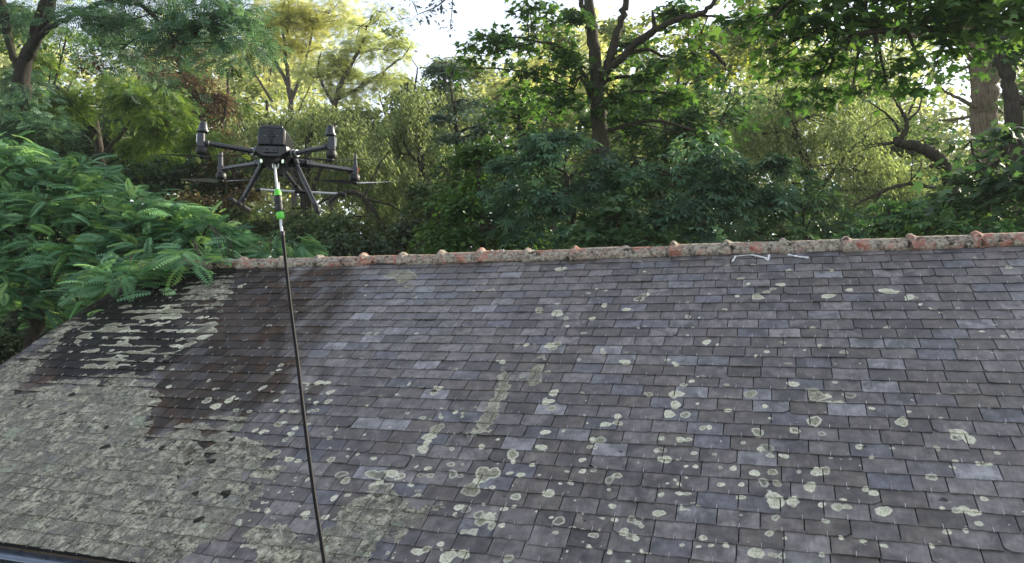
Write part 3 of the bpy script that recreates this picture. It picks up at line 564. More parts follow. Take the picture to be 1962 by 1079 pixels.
def blade(hub, ang, L, pitch, ch=.052):
    """a twisted tapering blade"""
    n = 16; V = []; ca, sa = math.cos(ang), math.sin(ang)
    for i in range(n):
        f = i / (n - 1); r_ = .012 + f * (L - .012); c_ = ch * (math.sin(min(1, f * 3.2 + .25) * math.pi / 2)) * (1 - .62 * f) + .002
        tw = pitch * (1.15 - .75 * f); sweep = -.012 * f * f
        for a, b in ((-.45, 0), (-.15, .09), (.20, .085), (.55, 0), (.20, -.03), (-.15, -.02)):
            x, y, z = r_, a * c_ * math.cos(tw) + sweep, a * c_ * math.sin(tw) + b * c_ * .6 + .010 * f
            V.append((hub[0] + x * ca - y * sa, hub[1] + x * sa + y * ca, hub[2] + z))
    F = []
    for i in range(n - 1):
        for j in range(6): k = (j + 1) % 6; F.append((i * 6 + j, i * 6 + k, (i + 1) * 6 + k, (i + 1) * 6 + j))
    F += [tuple(range(6))[::-1], tuple(range((n - 1) * 6, n * 6))]
    mb = MB(); mb.add(V, F); return mb
for (s, e, _), ang, mats in ((near[0], R(178), (M_blade, M_blade)), (near[1], R(2), (M_blade, M_blade)), (far[0], R(176), (M_blade_sheen, M_blade)), (far[1], R(3), (M_blade_sheen, M_blade))):
    hub = A([e[0], e[1], e[2] - .064])
    mb = MB(); mb.lathe((hub[0], hub[1], hub[2] - .006), [(.008, -.004), (.013, 0), (.015, .006), (.015, .012)], 16); p = dp('propeller', mb, M_black, smooth=40)
    for q in (0, 1):
        nr = mats[0] is M_blade; b = blade(hub, ang + q * math.pi, .19 if nr else .21, R(7 if nr else 17), .034 if nr else .052); dp('blade', b, mats[q], p, smooth=60)
# landing legs
for s, top, foot in ((-1, dl(506, 306, 3.56), dl(461, 388, 3.56)), (1, dl(563, 304, 3.56), dl(609, 400, 3.50))):
    mb = MB(); mb.tube([top, foot], [.0145, .0115], 12)
    lg = dp('landing_leg', mb, M_carb, smooth=50); d = (foot - top) / np.linalg.norm(foot - top)
    mb = MB(); mb.tube([top - d * .028, top + d * .030], [.024, .019], 14); dp('leg_socket', mb, M_body, lg, smooth=50)
    mb = MB(); mb.tube([foot - d * .035, foot + d * .004], [.015, .016], 12); L_ = .175 if s < 0 else .035
    mb.tube([foot + A([0, -L_, -.004]), foot + A([0, L_, -.004])], [.0115, .0115], 8); dp('foot_bar', mb, M_black, lg, bevel=.003)
# payload, hook, strut and spray boom
mb = MB(); mb.box((.022, -.01, -.062), (.034, .05, .052)); mb.tube([(.036, -.02, -.04), (.036, -.02, -.095)], .006, 8); dp('payload_mount', mb, M_black, bevel=.003)
mb = MB(); h = dl(528, 305, 3.50)
mb.tube([h + A([-.010, 0, 0]), h + A([-.013, 0, -.020]), h + A([-.010, 0, -.036])], .0035, 6); mb.tube([h + A([.012, 0, -.004]), h + A([.014, 0, -.020]), h + A([.009, 0, -.038])], .0035, 6); mb.tube([h + A([-.010, 0, -.036]), h + A([.009, 0, -.038])], .003, 6); dp('hose_shackle', mb, M_silver, smooth=50)
s0, s1 = dl(542, 322, 3.70), dl(577, 367, 3.92)
mb = MB(); mb.tube([s0, s1], [.0125, .0105], 12); mb.tube([s1 - (s1 - s0) * .35, s1 - (s1 - s0) * .05], [.017, .016], 12); mb.tube([dl(556, 318, 3.72), dl(570, 350, 3.86)], .004, 6); dp('boom_strut', mb, M_carb, smooth=50)
b0, b1 = dl(497, 360.5, 3.9), dl(648, 368.5, 3.9)
mb = MB(); mb.tube([b0, b1], .0058, 10); bm = dp('spray_boom', mb, M_white, smooth=50)
mb = MB(); mb.tube([b0 + A([.006, 0, 0]), b0 + A([-.020, 0, -.006])], [.010, .012], 10); dp('boom_end_nozzle', mb, M_black, bm, smooth=50)
mb = MB(); mb.tube([b1, b1 + A([.016, 0, -.002]), b1 + A([.040, 0, -.008])], [.011, .013, .010], 10); mb.tube([b1 + A([.002, 0, -.004]), b1 + A([-.020, 0, -.022]), b1 + A([-.046, 0, -.050])], [.011, .012, .009], 10); dp('boom_end_nozzle', mb, M_black, bm, smooth=50)
mb = MB(); mb.tube([dl(566, 364, 3.9), dl(592, 366, 3.9)], .011, 10); dp('boom_clamp', mb, M_body, bm, smooth=50)

# ------------------------------------------------------------------ the hose
ho = empty('pressure_hose', Vector(at(531, 392, 3.44)))
tag(ho, 'black hose hanging down from the drone with a green and black coupling at its top', 'hose')
hc = at(531, 392, 3.44)
def hp(name, mb, mat, parent=None, **kw): return mb.build(name, mat, parent or ho, **kw)
def hw(px, py, D): return at(px, py, D) - hc
def smooth_path(pts, n):
    pts = np.array(pts); k = len(pts); out = []
    P_ = np.vstack([2 * pts[0] - pts[1], pts, 2 * pts[-1] - pts[-2]])
    for q in np.linspace(0, k - 1 - 1e-6, n):
        i = int(q); f = q - i; a, b, c, d = P_[i], P_[i + 1], P_[i + 2], P_[i + 3]
        out.append(.5 * (2 * b + (c - a) * f + (2 * a - 5 * b + 4 * c - d) * f * f + (3 * b - a - 3 * c + d) * f ** 3))
    return np.array(out)
mb = MB(); mb.tube(smooth_path([hw(527, 316, 3.50), hw(528, 335, 3.48), hw(530.5, 355, 3.46), hw(531.5, 368, 3.45)], 16), .0062, 10); hp('white_cord', mb, M_white, smooth=60)
mb = MB(); mb.tube(smooth_path([hw(534, 350, 3.52), hw(535, 362, 3.50), hw(533, 372, 3.46)], 8), .003, 8); hp('thin_line', mb, M_white, smooth=60)
a, b = hw(531.3, 363, 3.45), hw(537.8, 420, 3.43)
def al(f): return a + (b - a) * f
mb = MB()
mb.tube([al(0), al(.10), al(.22)], [.010, .0165, .0180], 20); hp('green_end_cap', mb, M_green, smooth=40)
mb = MB(); mb.tube([al(.775), al(.79), al(.97), al(1.0)], [.0165, .0178, .0172, .014], 20); hp('green_end_cap', mb, M_green, smooth=40)
mb = MB(); mb.tube([al(f) for f in (.22, .25, .44, .475, .51, .55, .74, .775)], [.0160, .0182, .0182, .0160, .0160, .0182, .0182, .0160], 20); hp('black_grip', mb, M_black, smooth=35)
mb = MB(); mb.tube(smooth_path([al(1.0), hw(538.6, 433, 3.42), hw(541, 452, 3.40)], 8), .0066, 10); hp('white_cord', mb, M_white, smooth=60)
mb = MB(); mb.tube([hw(541.2, 444, 3.395), hw(541.8, 452, 3.39)], .0098, 12); mb.tube([hw(537.5, 449, 3.395), hw(541, 447, 3.395)], .004, 6); hp('hose_ferrule', mb, M_black, smooth=40)
pts = smooth_path([hw(541.3, 447, 3.395), hw(547, 500, 3.34), hw(557, 590, 3.24), hw(570, 690, 3.12), hw(584, 810, 2.99), hw(601, 940, 2.86), hw(622, 1079, 2.72), hw(645, 1240, 2.60), hw(690, 1600, 2.42), hw(760, 2300, 2.30)], 90)
gz_ = at(790, 2700, 2.30); gz_[2] = .02
pts = np.vstack([pts, [gz_ - hc, gz_ - hc + A([.6, -.5, 0])]])
mb = MB(); mb.tube(pts, .0078, 12); hp('black_hose', mb, M_hose, smooth=60)
# ------------------------------------------------------------------ foliage
def leaf_material(name, c1, c2, c3=None, trans=.38, rough=.5, spec=.35, hi=None):
    t = NT(name); ti = t.attr('tint'); cl = t.attr('clump')
    a = t.mix(t.ramp(cl, .1, .9), c4(*[x * .8 for x in c1]), c4(*[x * 1.12 for x in c2]))
    a = t.mix(t.ramp(ti, .72, 1.0, 0, .8), a, c4(*(c3 or c2)))
    vm = t.n('VectorMath', operation='SCALE', i0=a); t.set(vm.inputs['Scale'], t.ramp(ti, 0, .75, .68, 1.25)); a = vm.outputs[0]
    b = t.n('BsdfPrincipled'); t.set(b.inputs['Base Color'], a); b.inputs['Roughness'].default_value = rough; b.inputs['Specular IOR Level'].default_value = spec
    tr = t.n('BsdfTranslucent'); tc = t.n('VectorMath', operation='MULTIPLY', i0=a, i1=(1.55, 1.6, 1.05)); t.set(tr.inputs[0], tc.outputs[0])
    mx = t.n('MixShader', i0=trans); t.t.links.new(b.outputs[0], mx.inputs[1]); t.t.links.new(tr.outputs[0], mx.inputs[2])
    return t.end(mx.outputs[0])
def _tri(poly_v, poly_f): return np.array(poly_v, float), np.array(poly_f, int)
def T_simple(w=.30): return _tri([(0, 0, 0), (-w, .45, .07), (0, 1, -.06), (w, .45, .07)], [(0, 2, 1), (0, 3, 2)])
def T_maple():
    out = [(0, 0)]; 
    for ang, r_, q in ((-118, .42, 0), (-92, .28, 0), (-62, .78, 0), (-32, .40, 0), (0, 1.0, 0), (32, .40, 0), (62, .78, 0), (92, .28, 0), (118, .42, 0)):
        out.append((math.sin(R(ang)) * r_, .28 + math.cos(R(ang)) * r_ * .85))
    V = [(0, .28, .03)] + [(x, y, -.14 * (x * x + (y - .28) ** 2)) for x, y in out]; n = len(out)
    return _tri(V, [(0, 1 + i, 1 + (i + 1) % n) for i in range(n)])
def T_palm(n=6):
    V, F = [], []
    for i in range(n):
        a = R(-105 + 210 * i / (n - 1)); L = 1 - .35 * abs(i - (n - 1) / 2) / ((n - 1) / 2); ca, sa = math.cos(a), math.sin(a); k = len(V)
        for x, y, z in ((0, .04, 0), (-.13, .62, -.03), (0, 1, -.22), (.13, .62, -.03)):
            x *= L * 1.1; y *= L; V.append((x * ca + y * sa, -x * sa + y * ca, z * L))
        F += [(k, k + 2, k + 1), (k, k + 3, k + 2)]
    return _tri(V, F)
def T_frond(n=11, wid=.18, bw=.048):
    V, F = [], []
    def rz(y): return .10 * math.sin(y * 2.2) - .16 * y * y
    for i in range(n):
        y = .12 + .84 * i / (n - 1); L = wid * (math.sin(math.pi * (.16 + .78 * i / (n - 1))) ** .6) * 1.25
        for s in (-1, 1):
            k = len(V); z = rz(y)
            V += [(0, y, z), (s * L * .5, y - bw + L * .25, z - .012), (s * L, y + L * .45, z - .05), (s * L * .5, y + bw + L * .25, z - .012)]
            F += [(k, k + 1, k + 2), (k, k + 2, k + 3)]
    k = len(V); V += [(-.006, 0, 0), (.006, 0, 0), (.004, .5, rz(.5)), (-.004, .5, rz(.5)), (0, 1.0, rz(1.0))]
    F += [(k, k + 1, k + 2), (k, k + 2, k + 3), (k + 3, k + 2, k + 4)]
    return _tri(V, F)
TEMPL = dict(simple=T_simple(), narrow=T_simple(.13), maple=T_maple(), palm=T_palm(), frond=T_frond(), fine=T_frond(6, .26, .062))

def place(kind, pos, fwd, up, size, tint, clump):
    """stamps the leaf shape at every position: fwd = leaf axis, up = leaf normal"""
    T, F = TEMPL[kind]
    fwd = fwd / np.linalg.norm(fwd, axis=1)[:, None]
    x = np.cross(fwd, up); x /= np.linalg.norm(x, axis=1)[:, None] + 1e-9; z = np.cross(x, fwd)
    V = pos[:, None, :] + size[:, None, None] * (T[None, :, 0:1] * x[:, None] + T[None, :, 1:2] * fwd[:, None] + T[None, :, 2:3] * z[:, None])
    n, k = len(pos), len(T)
    FF = F[None] + (np.arange(n) * k)[:, None, None]
    return V.reshape(-1, 3), FF.reshape(-1, 3), np.repeat(tint, k), np.repeat(clump, k)

COV = dict(simple=2.6, narrow=1.7, maple=3.0, palm=2.1, frond=3.0, fine=3.6)
def leaves_for(rng, blobs, kind, size, rc, cov, flat=.5, droop=.35, hang=0.0):
    """blobs: centre, radii. Returns leaf arrays and the clump centres"""
    P, Fw, Up, Sz, Ti, Cl, CC = [], [], [], [], [], [], []
    for c, rad, k in blobs:
        area = math.pi * rad[0] * rad[2]
        la = size * size * dict(simple=.30, narrow=.13, maple=.75, palm=.62, frond=.20, fine=.22)[kind]
        nl = cov * COV[kind] * k * area / la; nc = max(3, int(1.5 * k * area / (rc * rc * 2.0))); per = max(3, int(nl / nc))
        for _ in range(nc):
            d = rng.normal(size=3); d /= np.linalg.norm(d); q = c + d * rad * rng.rand() ** .45
            r_ = rc * rng.uniform(.55, 1.25); CC.append(q); cl = np.clip(rng.normal(.5, .25), 0, 1)
            m = int(per * rng.uniform(.6, 1.4)) + 1
            if hang > 0:
                # hanging strands
                ns = max(2, m // 14); k2 = max(1, m // ns)
                for _s in range(ns):
                    st = q + rng.normal(size=3) * A([r_, r_, r_ * .4]) * .7; Ls = hang * rng.uniform(.4, 1.2); out = rng.normal(size=3) * .25; out[2] = 0
                    f = rng.rand(k2) ** .8; pp = st + f[:, None] * (out + A([0, 0, -1.0])) * Ls + rng.normal(size=(k2, 3)) * .02
                    a_ = rng.rand(k2) * 6.28
                    P.append(pp); Fw.append(np.stack([np.cos(a_), np.sin(a_), -1.1 + 0 * a_], 1)); Up.append(np.stack([np.sin(a_), np.cos(a_ * 1.7), .9 + 0 * a_], 1))
                    Sz.append(size * rng.uniform(.6, 1.2, k2)); Ti.append(rng.rand(k2)); Cl.append(np.full(k2, cl))
                continue
            o = rng.normal(size=(m, 3)) * .55; o[:, 2] *= flat; o *= r_
            o[:, 2] -= .35 * (o[:, 0] ** 2 + o[:, 1] ** 2) / r_
            pp = q + o
            f = o.copy(); f[:, 2] = 0; f /= np.linalg.norm(f, axis=1)[:, None] + 1e-6; f += rng.normal(size=(m, 3)) * .45; f[:, 2] = -droop + rng.normal(size=m) * .25
            u = rng.normal(size=(m, 3)) * (.75 if kind == 'fine' else .40 if kind == 'frond' else .42) + A([0, 0, 1.0]) + o / r_ * .35
            P.append(pp); Fw.append(f); Up.append(u); Sz.append(size * rng.uniform(.6, 1.15, m)); Ti.append(rng.rand(m)); Cl.append(np.full(m, cl))
    cat = np.concatenate
    return (cat(P), cat(Fw), cat(Up), cat(Sz), cat(Ti), cat(Cl)), np.array(CC)

def bark(name, c1, c2):
    t = NT(name); P = t.n('TexCoord').outputs['Object']; n = t.noise(t.scalev(P, 14, 14, 3), 1.5, 5, .65); m = t.noise(P, 1.6, 3)
    col = t.mix(t.ramp(n, .35, .65), c4(*c1), c4(*c2)); col = t.mix(t.ramp(m, .5, .75, 0, .6), col, c4(.05, .06, .025))
    return t.end(t.bsdf(col, .9, 0, .2, t.bump(n, .02, .9)))
B_dark = bark('dark_bark', (.020, .016, .012), (.065, .054, .043)); B_grey = bark('grey_bark', (.05, .042, .034), (.13, .115, .095)); B_pale = bark('pale_bark', (.10, .075, .052), (.25, .19, .135))

def tree(name, label, cat, group, base, limbs, blobs, kind, size, mat, rc=.45, cov=2.2, flat=.5, droop=.35, hang=0.0, seed=1, bk=None, twigs=.6, twr=.010, limb_r=.045, extra=None):
    """base: (px, depth) of the foot; limbs: lists of (px, py, depth, radius); blobs: (px, py, rx, ry, depth[, density])"""
    rng = np.random.RandomState(seed); bk = bk or B_dark
    b0 = at(base[0], 612, base[1]); b0[2] = 0
    root = empty(name, Vector(b0)); tag(root, label, cat, group)
    B = []
    for q in blobs:
        px, py, rx, ry, D = q[:5]; k = q[5] if len(q) > 5 else 1.0; s = D / FPX
        B.append((at(px, py, D), A([rx * s, (rx + ry) / 2 * s * .8, ry * s]), k))
    arr, CC = leaves_for(rng, B, kind, size, rc, cov, flat, droop, hang)
    V, F, ti, cl = place(kind, arr[0], arr[1], arr[2], arr[3], arr[4], arr[5])
    mb = MB(); nodes = []
    for L in limbs:
        pts = np.array([at(p[0], p[1], p[2]) for p in L]); rr = np.array([p[3] for p in L])
        n = max(8, len(L) * 6); sp = smooth_path(np.column_stack([pts, rr]), n)
        jit = rng.normal(size=(n, 3)) * np.minimum(sp[:, 3:4], .06) * .25; jit[0] = 0
        pp = sp[:, :3] + jit; rad = np.maximum(sp[:, 3], .004) * (1 + rng.normal(size=n) * .05)
        mb.tube(pp - b0, rad, 9 if rr.max() > .05 else 6); nodes += [(a_, r_) for a_, r_ in zip(pp, rad)]
    if not limbs or limbs[0][0][1] < 900:
        st = nodes[0][0] if nodes else B[0][0]; r0 = nodes[0][1] if nodes else .06
        mb.tube(np.array([b0, b0 * .6 + st * .4 + rng.normal(size=3) * .08, st]) - b0, [r0 * 1.5, r0 * 1.15, r0], 9); nodes += [(b0 * .5 + st * .5, r0)]
    NP = np.array([q[0] for q in nodes]); NR = np.array([q[1] for q in nodes])
    for (c, rad, k) in B:
        d = np.linalg.norm(NP - c, axis=1) + .6 * np.clip(NP[:, 2] - c[2], 0, None) * 2; i = int(np.argmin(d)); a_ = NP[i]; r_ = min(NR[i] * .7, limb_r)
        mid = (a_ + c) / 2 + rng.normal(size=3) * .06 * np.linalg.norm(c - a_); mid[2] += .05 * np.linalg.norm(c - a_)
        pp = smooth_path([a_, mid, c], 7); mb.tube(pp - b0, np.linspace(r_, r_ * .5, 7), 6)
        near_ = CC[np.all(np.abs(CC - c) <= rad * 1.02, axis=1)]
        sel = near_[rng.rand(len(near_)) < twigs]
        for q in sel[:60]:
            j = rng.randint(2, 7); s_ = pp[j]; m_ = (s_ + q) / 2 + rng.normal(size=3) * .1 * np.linalg.norm(q - s_)
            mb.tube(np.array([s_, m_, q]) - b0, [twr * 1.3, twr, twr * .5], 4, cap=False)
    mb.build('trunk', bk, root, smooth=60)
    link('crown', fastmesh('crown', V - b0, F, mat, dict(tint=ti, clump=cl)), root)
    if extra is not None:
        el, eb, ek, es, em, erc, ecov = extra
        eB = [(at(a, b, D), A([rx * D / FPX, (rx + ry) / 2 * D / FPX * .8, ry * D / FPX]), k) for a, b, rx, ry, D, k in eb]
        arr, C2 = leaves_for(rng, eB, ek, es, erc, ecov, .6, .5, 0); V, F, ti, cl = place(ek, *arr)
        link('foliage', fastmesh('foliage', V - b0, F, em, dict(tint=ti, clump=cl)), root)
        m2 = MB(); NP = []
        for L in el:
            sp = smooth_path([list(at(p[0], p[1], p[2])) + [p[3]] for p in L], len(L) * 4); m2.tube(sp[:, :3] - b0, np.maximum(sp[:, 3], .002), 6); NP += list(sp[:, :3])
        NP = np.array(NP)
        for q in C2:
            j = np.argmin(np.linalg.norm(NP - q, axis=1)); m2.tube(np.array([NP[j], (NP[j] + q) / 2 + [0, 0, .01], q]) - b0, .003, 4)
        m2.build('hanging_branch', bk, root, smooth=60)
    return root

L_blue = leaf_material('blue_green_leaf', (.050, .112, .074), (.085, .170, .100), (.13, .21, .09), .32)
L_dark = leaf_material('deep_green_leaf', (.036, .082, .038), (.064, .130, .048), (.11, .17, .055), .32)
L_frond = leaf_material('fern_green_frond', (.095, .215, .135), (.165, .325, .160), (.30, .44, .12), .32)
L_maple = leaf_material('maple_leaf', (.034, .088, .022), (.066, .138, .030), (.11, .18, .04), .38)
L_lime = leaf_material('yellow_green_leaf', (.060, .120, .020), (.105, .175, .028), (.16, .21, .04), .40)
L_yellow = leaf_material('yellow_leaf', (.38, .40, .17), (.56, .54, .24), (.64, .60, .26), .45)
L_olive = leaf_material('olive_willow_leaf', (.14, .19, .08), (.23, .285, .12), (.36, .38, .17), .40)
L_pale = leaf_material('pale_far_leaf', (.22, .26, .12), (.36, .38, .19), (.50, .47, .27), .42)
L_brown = leaf_material('dry_brown_leaf', (.085, .050, .032), (.13, .085, .055), (.16, .12, .07), .3)
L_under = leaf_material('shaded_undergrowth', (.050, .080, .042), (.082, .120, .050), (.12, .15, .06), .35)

# ground and far wood
t = NT('woodland_floor'); P = t.n('TexCoord').outputs['Object']
M_ground = t.end(t.bsdf(t.mix(t.noise(P, .8, 6, .7), c4(.018, .035, .012), c4(.045, .065, .022)), .95, 0, .2, t.bump(t.noise(P, 8, 5), .05)))
n = 90; gx = np.linspace(-1, 1, n); gx = np.sign(gx) * np.abs(gx) ** 2.2 * 420; X, Y = np.meshgrid(gx, gx)
Z = .25 * np.sin(X * .05) * np.cos(Y * .045) * np.clip((np.hypot(X, Y) - 12) / 20, 0, 1)
i = np.arange(n - 1)[:, None] * n + np.arange(n - 1)[None]; F = np.stack([i, i + 1, i + n + 1, i + n], -1).reshape(-1, 4)
g = link('ground', fastmesh('ground', np.stack([X.ravel(), Y.ravel(), Z.ravel()], 1), F, M_ground, smooth=True)); g['kind'] = 'structure'

rng = np.random.RandomState(99); pos = []
for k in range(1500):
    px = rng.uniform(-350, 2300); D = rng.uniform(46, 75)
    topy = 95 + 40 * math.sin(px * .011) + 35 * math.sin(px * .031 + 1) + (95 if 690 < px < 930 else 0) + (95 if 1740 < px < 1960 else 0) - (60 if px < 60 else 0) + (55 if 560 < px < 800 else 0)
    c = at(px, rng.uniform(topy, 655), D); m = 120; r_ = rng.uniform(1.5, 3.2)
    o = rng.normal(size=(m, 3)) * .5 * r_; pos.append(np.column_stack([c + o, np.full(m, rng.rand())]))
pos = np.concatenate(pos); pos = pos[pos[:, 2] > .2]; m = len(pos)
V, F, ti, cl = place('simple', pos[:, :3], rng.normal(size=(m, 3)) + A([0, 0, -.3]), rng.normal(size=(m, 3)) * .7 + A([0, 0, 1.]), rng.uniform(.35, .75, m), rng.rand(m), pos[:, 3])
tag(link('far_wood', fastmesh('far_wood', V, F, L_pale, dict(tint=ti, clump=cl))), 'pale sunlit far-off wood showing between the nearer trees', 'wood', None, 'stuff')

G1 = 'trees standing behind the outbuilding'
# --- left: fern-leaved young tree leaning over the verge
tree('locust_tree', 'bright blue-green fern leaved bushy tree spilling over the left end of the roof', 'tree', None, (60, 10.4),
     [[(60, 640, 10.4, .10), (120, 480, 10.3, .07), (200, 400, 10.2, .05)], [(60, 620, 10.4, .06), (40, 480, 10.5, .05), (40, 330, 10.6, .03)], [(100, 520, 10.3, .05), (250, 500, 10.0, .03), (380, 470, 10.0, .02)]],
     [(30, 300, 85, 70, 10.6), (90, 360, 100, 65, 10.5), (190, 400, 120, 70, 10.3), (300, 430, 120, 65, 10.2), (390, 450, 90, 55, 10.1), (60, 450, 120, 75, 10.2), (190, 490, 130, 60, 9.8), (320, 500, 90, 38, 9.6), (80, 540, 110, 50, 9.9), (430, 470, 90, 28, 10.3), (-60, 420, 90, 150, 10.3),
      (230, 540, 70, 26, 9.0, .8), (310, 508, 90, 28, 8.25), (385, 490, 55, 18, 8.4), (240, 535, 90, 22, 8.05), (430, 494, 36, 11, 8.3, .7), (360, 525, 40, 9, 8.2, .7)], 'frond', .36, L_frond, rc=.34, cov=2.8, flat=.6, droop=.12, seed=11, twr=.008)
tree('locust_shoot', 'small fern leaved shoot rising just behind the ridge beside the hose', 'sapling', None, (540, 10.6),
     [[(545, 640, 10.6, .03), (550, 520, 10.6, .02), (552, 470, 10.6, .012)]], [(510, 485, 50, 20, 10.4), (565, 480, 40, 18, 10.5), (550, 460, 28, 16, 10.5)],
     'frond', .40, L_frond, rc=.3, cov=2.4, seed=12, twr=.006)
tree('ivy_thicket', 'dark low thicket of small leaves below the left verge of the roof', 'shrub', None, (20, 14.5),
     [], [(20, 640, 120, 45, 14.5), (-90, 640, 100, 60, 14), (110, 600, 90, 30, 14.0), (60, 690, 120, 50, 15), (-20, 730, 120, 60, 14.5), (120, 570, 110, 30, 15), (200, 545, 90, 30, 15.5)], 'simple', .11, L_under, rc=.4, cov=3.2, flat=.35, seed=13, twr=.006)
# --- upper left
tree('large_fork_tree', 'big dark forked tree at the far left, its limbs reaching over under blue-green leaves', 'tree', G1, (20, 15.5),
     [[(25, 640, 15.5, .26), (28, 400, 15.5, .22), (36, 220, 15.5, .19), (46, 130, 15.4, .15), (68, 60, 15.2, .09), (90, -10, 15, .10), (100, -60, 15, .07)],
      [(40, 150, 15.4, .10), (20, 90, 15.4, .075), (6, 20, 15.4, .09), (-10, -60, 15.4, .06)],
      [(52, 110, 15.3, .12), (78, 60, 15.0, .09), (96, 20, 14.8, .08), (104, -40, 14.6, .06)],
      [(60, 80, 15.2, .07), (110, 45, 14.6, .055), (160, 20, 14.0, .05), (205, 2, 13.4, .045), (270, 10, 12.8, .04), (310, 50, 12.5, .03), (345, 85, 12.3, .02)]],
     [(300, 25, 110, 42, 12.8), (400, 40, 80, 52, 12.4), (220, 30, 90, 30, 13.4, .7), (440, 85, 45, 40, 12.3), (330, 90, 60, 30, 12.6, .6), (130, 15, 60, 22, 14.0, .7), (20, 10, 70, 40, 15.2, .8), (20, 170, 30, 120, 15.9, .8), (52, 190, 30, 60, 15.1, .6), (30, 240, 40, 40, 15.1), (90, 235, 70, 22, 15, .9), (230, 95, 60, 35, 13.4, .45), (460, 20, 30, 40, 12.4, .8)],
     'fine', .24, L_blue, rc=.42, cov=2.1, seed=21, twigs=.7, twr=.012, bk=bark('blackish_bark', (.012, .011, .009), (.038, .034, .028)))
tree('lime_leaved_tree', 'yellow-green leaved tree with drooping boughs between the forked tree and the drone', 'tree', G1, (170, 18),
     [[(190, 640, 18, .16), (200, 400, 18, .13), (180, 220, 18, .09)], [(190, 260, 18, .06), (120, 175, 17.6, .045), (60, 160, 17, .03)], [(195, 300, 18, .06), (280, 210, 17.2, .04), (340, 240, 16.6, .025)]],
     [(95, 125, 60, 38, 17.4, .8), (130, 190, 85, 26, 17.2), (215, 165, 70, 24, 17.5, .8), (250, 200, 85, 32, 16.6), (330, 210, 60, 40, 16.4), (360, 260, 50, 40, 16.4), (290, 255, 80, 34, 16.8, .8), (130, 55, 35, 20, 17.4, .7)],
     'fine', .26, L_lime, rc=.42, cov=2.0, droop=.6, seed=22, twigs=.8, twr=.014)
tree('dark_understorey_tree', 'dark green understorey tree filling the shade above the fern leaved fronds', 'tree', G1, (230, 19.5),
     [[(230, 640, 19.5, .14), (240, 420, 19.5, .1), (250, 300, 19.5, .07)]],
     [(120, 195, 80, 25, 19.5, .7), (300, 170, 70, 30, 20, .5), (180, 235, 120, 26, 19.5), (110, 255, 110, 40, 19.5), (230, 275, 100, 45, 19.6), (340, 310, 90, 50, 19), (420, 350, 70, 55, 19), (250, 340, 130, 40, 19.6), (400, 410, 90, 45, 18.5), (40, 250, 60, 40, 19)],
     'simple', .17, L_dark, rc=.5, cov=2.4, seed=23)
tree('bare_brown_tree', 'half bare tree with brown withered leaves left of the drone', 'tree', G1, (395, 21),
     [[(395, 640, 21, .12), (400, 400, 21, .10), (385, 230, 21, .07), (330, 100, 21, .04), (280, 30, 21, .02)], [(398, 330, 21, .06), (430, 220, 21, .05), (440, 130, 21, .03)], [(390, 250, 21, .05), (300, 160, 21, .03), (220, 90, 21, .02)], [(388, 200, 21, .04), (350, 140, 21, .025), (290, 110, 21, .015)]],
     [(300, 100, 90, 45, 21, .45), (350, 140, 70, 45, 21, .6), (400, 190, 55, 45, 21, .9), (425, 250, 55, 45, 21), (180, 110, 70, 40, 21, .35), (120, 205, 60, 18, 19, .5), (450, 300, 40, 40, 20, .9)],
     'simple', .11, L_brown, rc=.5, cov=1.5, seed=24, twigs=1.0, twr=.016, bk=B_dark)
# --- yellow sunlit trees
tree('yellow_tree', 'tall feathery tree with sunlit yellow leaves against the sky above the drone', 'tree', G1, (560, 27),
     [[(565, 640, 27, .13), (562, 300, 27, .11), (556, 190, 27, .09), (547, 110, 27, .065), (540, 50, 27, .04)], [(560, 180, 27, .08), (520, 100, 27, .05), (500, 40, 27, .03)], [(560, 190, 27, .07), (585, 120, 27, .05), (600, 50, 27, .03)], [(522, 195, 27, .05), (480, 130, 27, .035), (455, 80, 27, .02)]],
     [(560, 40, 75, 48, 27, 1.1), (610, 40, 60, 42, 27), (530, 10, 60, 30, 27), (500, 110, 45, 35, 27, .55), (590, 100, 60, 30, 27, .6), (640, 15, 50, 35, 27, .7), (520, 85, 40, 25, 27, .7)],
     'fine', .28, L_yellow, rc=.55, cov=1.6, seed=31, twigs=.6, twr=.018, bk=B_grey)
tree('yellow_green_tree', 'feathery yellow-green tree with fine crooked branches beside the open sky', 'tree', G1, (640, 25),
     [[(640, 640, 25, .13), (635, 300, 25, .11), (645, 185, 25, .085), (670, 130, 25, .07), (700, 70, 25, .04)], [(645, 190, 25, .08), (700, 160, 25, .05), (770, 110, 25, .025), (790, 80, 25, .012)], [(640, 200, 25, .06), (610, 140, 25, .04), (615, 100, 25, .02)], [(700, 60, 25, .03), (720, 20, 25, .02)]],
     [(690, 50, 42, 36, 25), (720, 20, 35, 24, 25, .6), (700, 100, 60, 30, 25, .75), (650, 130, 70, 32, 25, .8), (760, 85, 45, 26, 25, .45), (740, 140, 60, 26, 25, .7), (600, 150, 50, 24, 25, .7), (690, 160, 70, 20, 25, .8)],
     'fine', .27, L_lime if False else leaf_material('sunlit_yellow_green_leaf', (.27, .32, .14), (.42, .45, .21), (.52, .51, .23), .45), rc=.45, cov=1.55, seed=32, twigs=.7, twr=.015, bk=B_grey)  # brighter copy of the yellow-green leaf, sunlight put into its colour
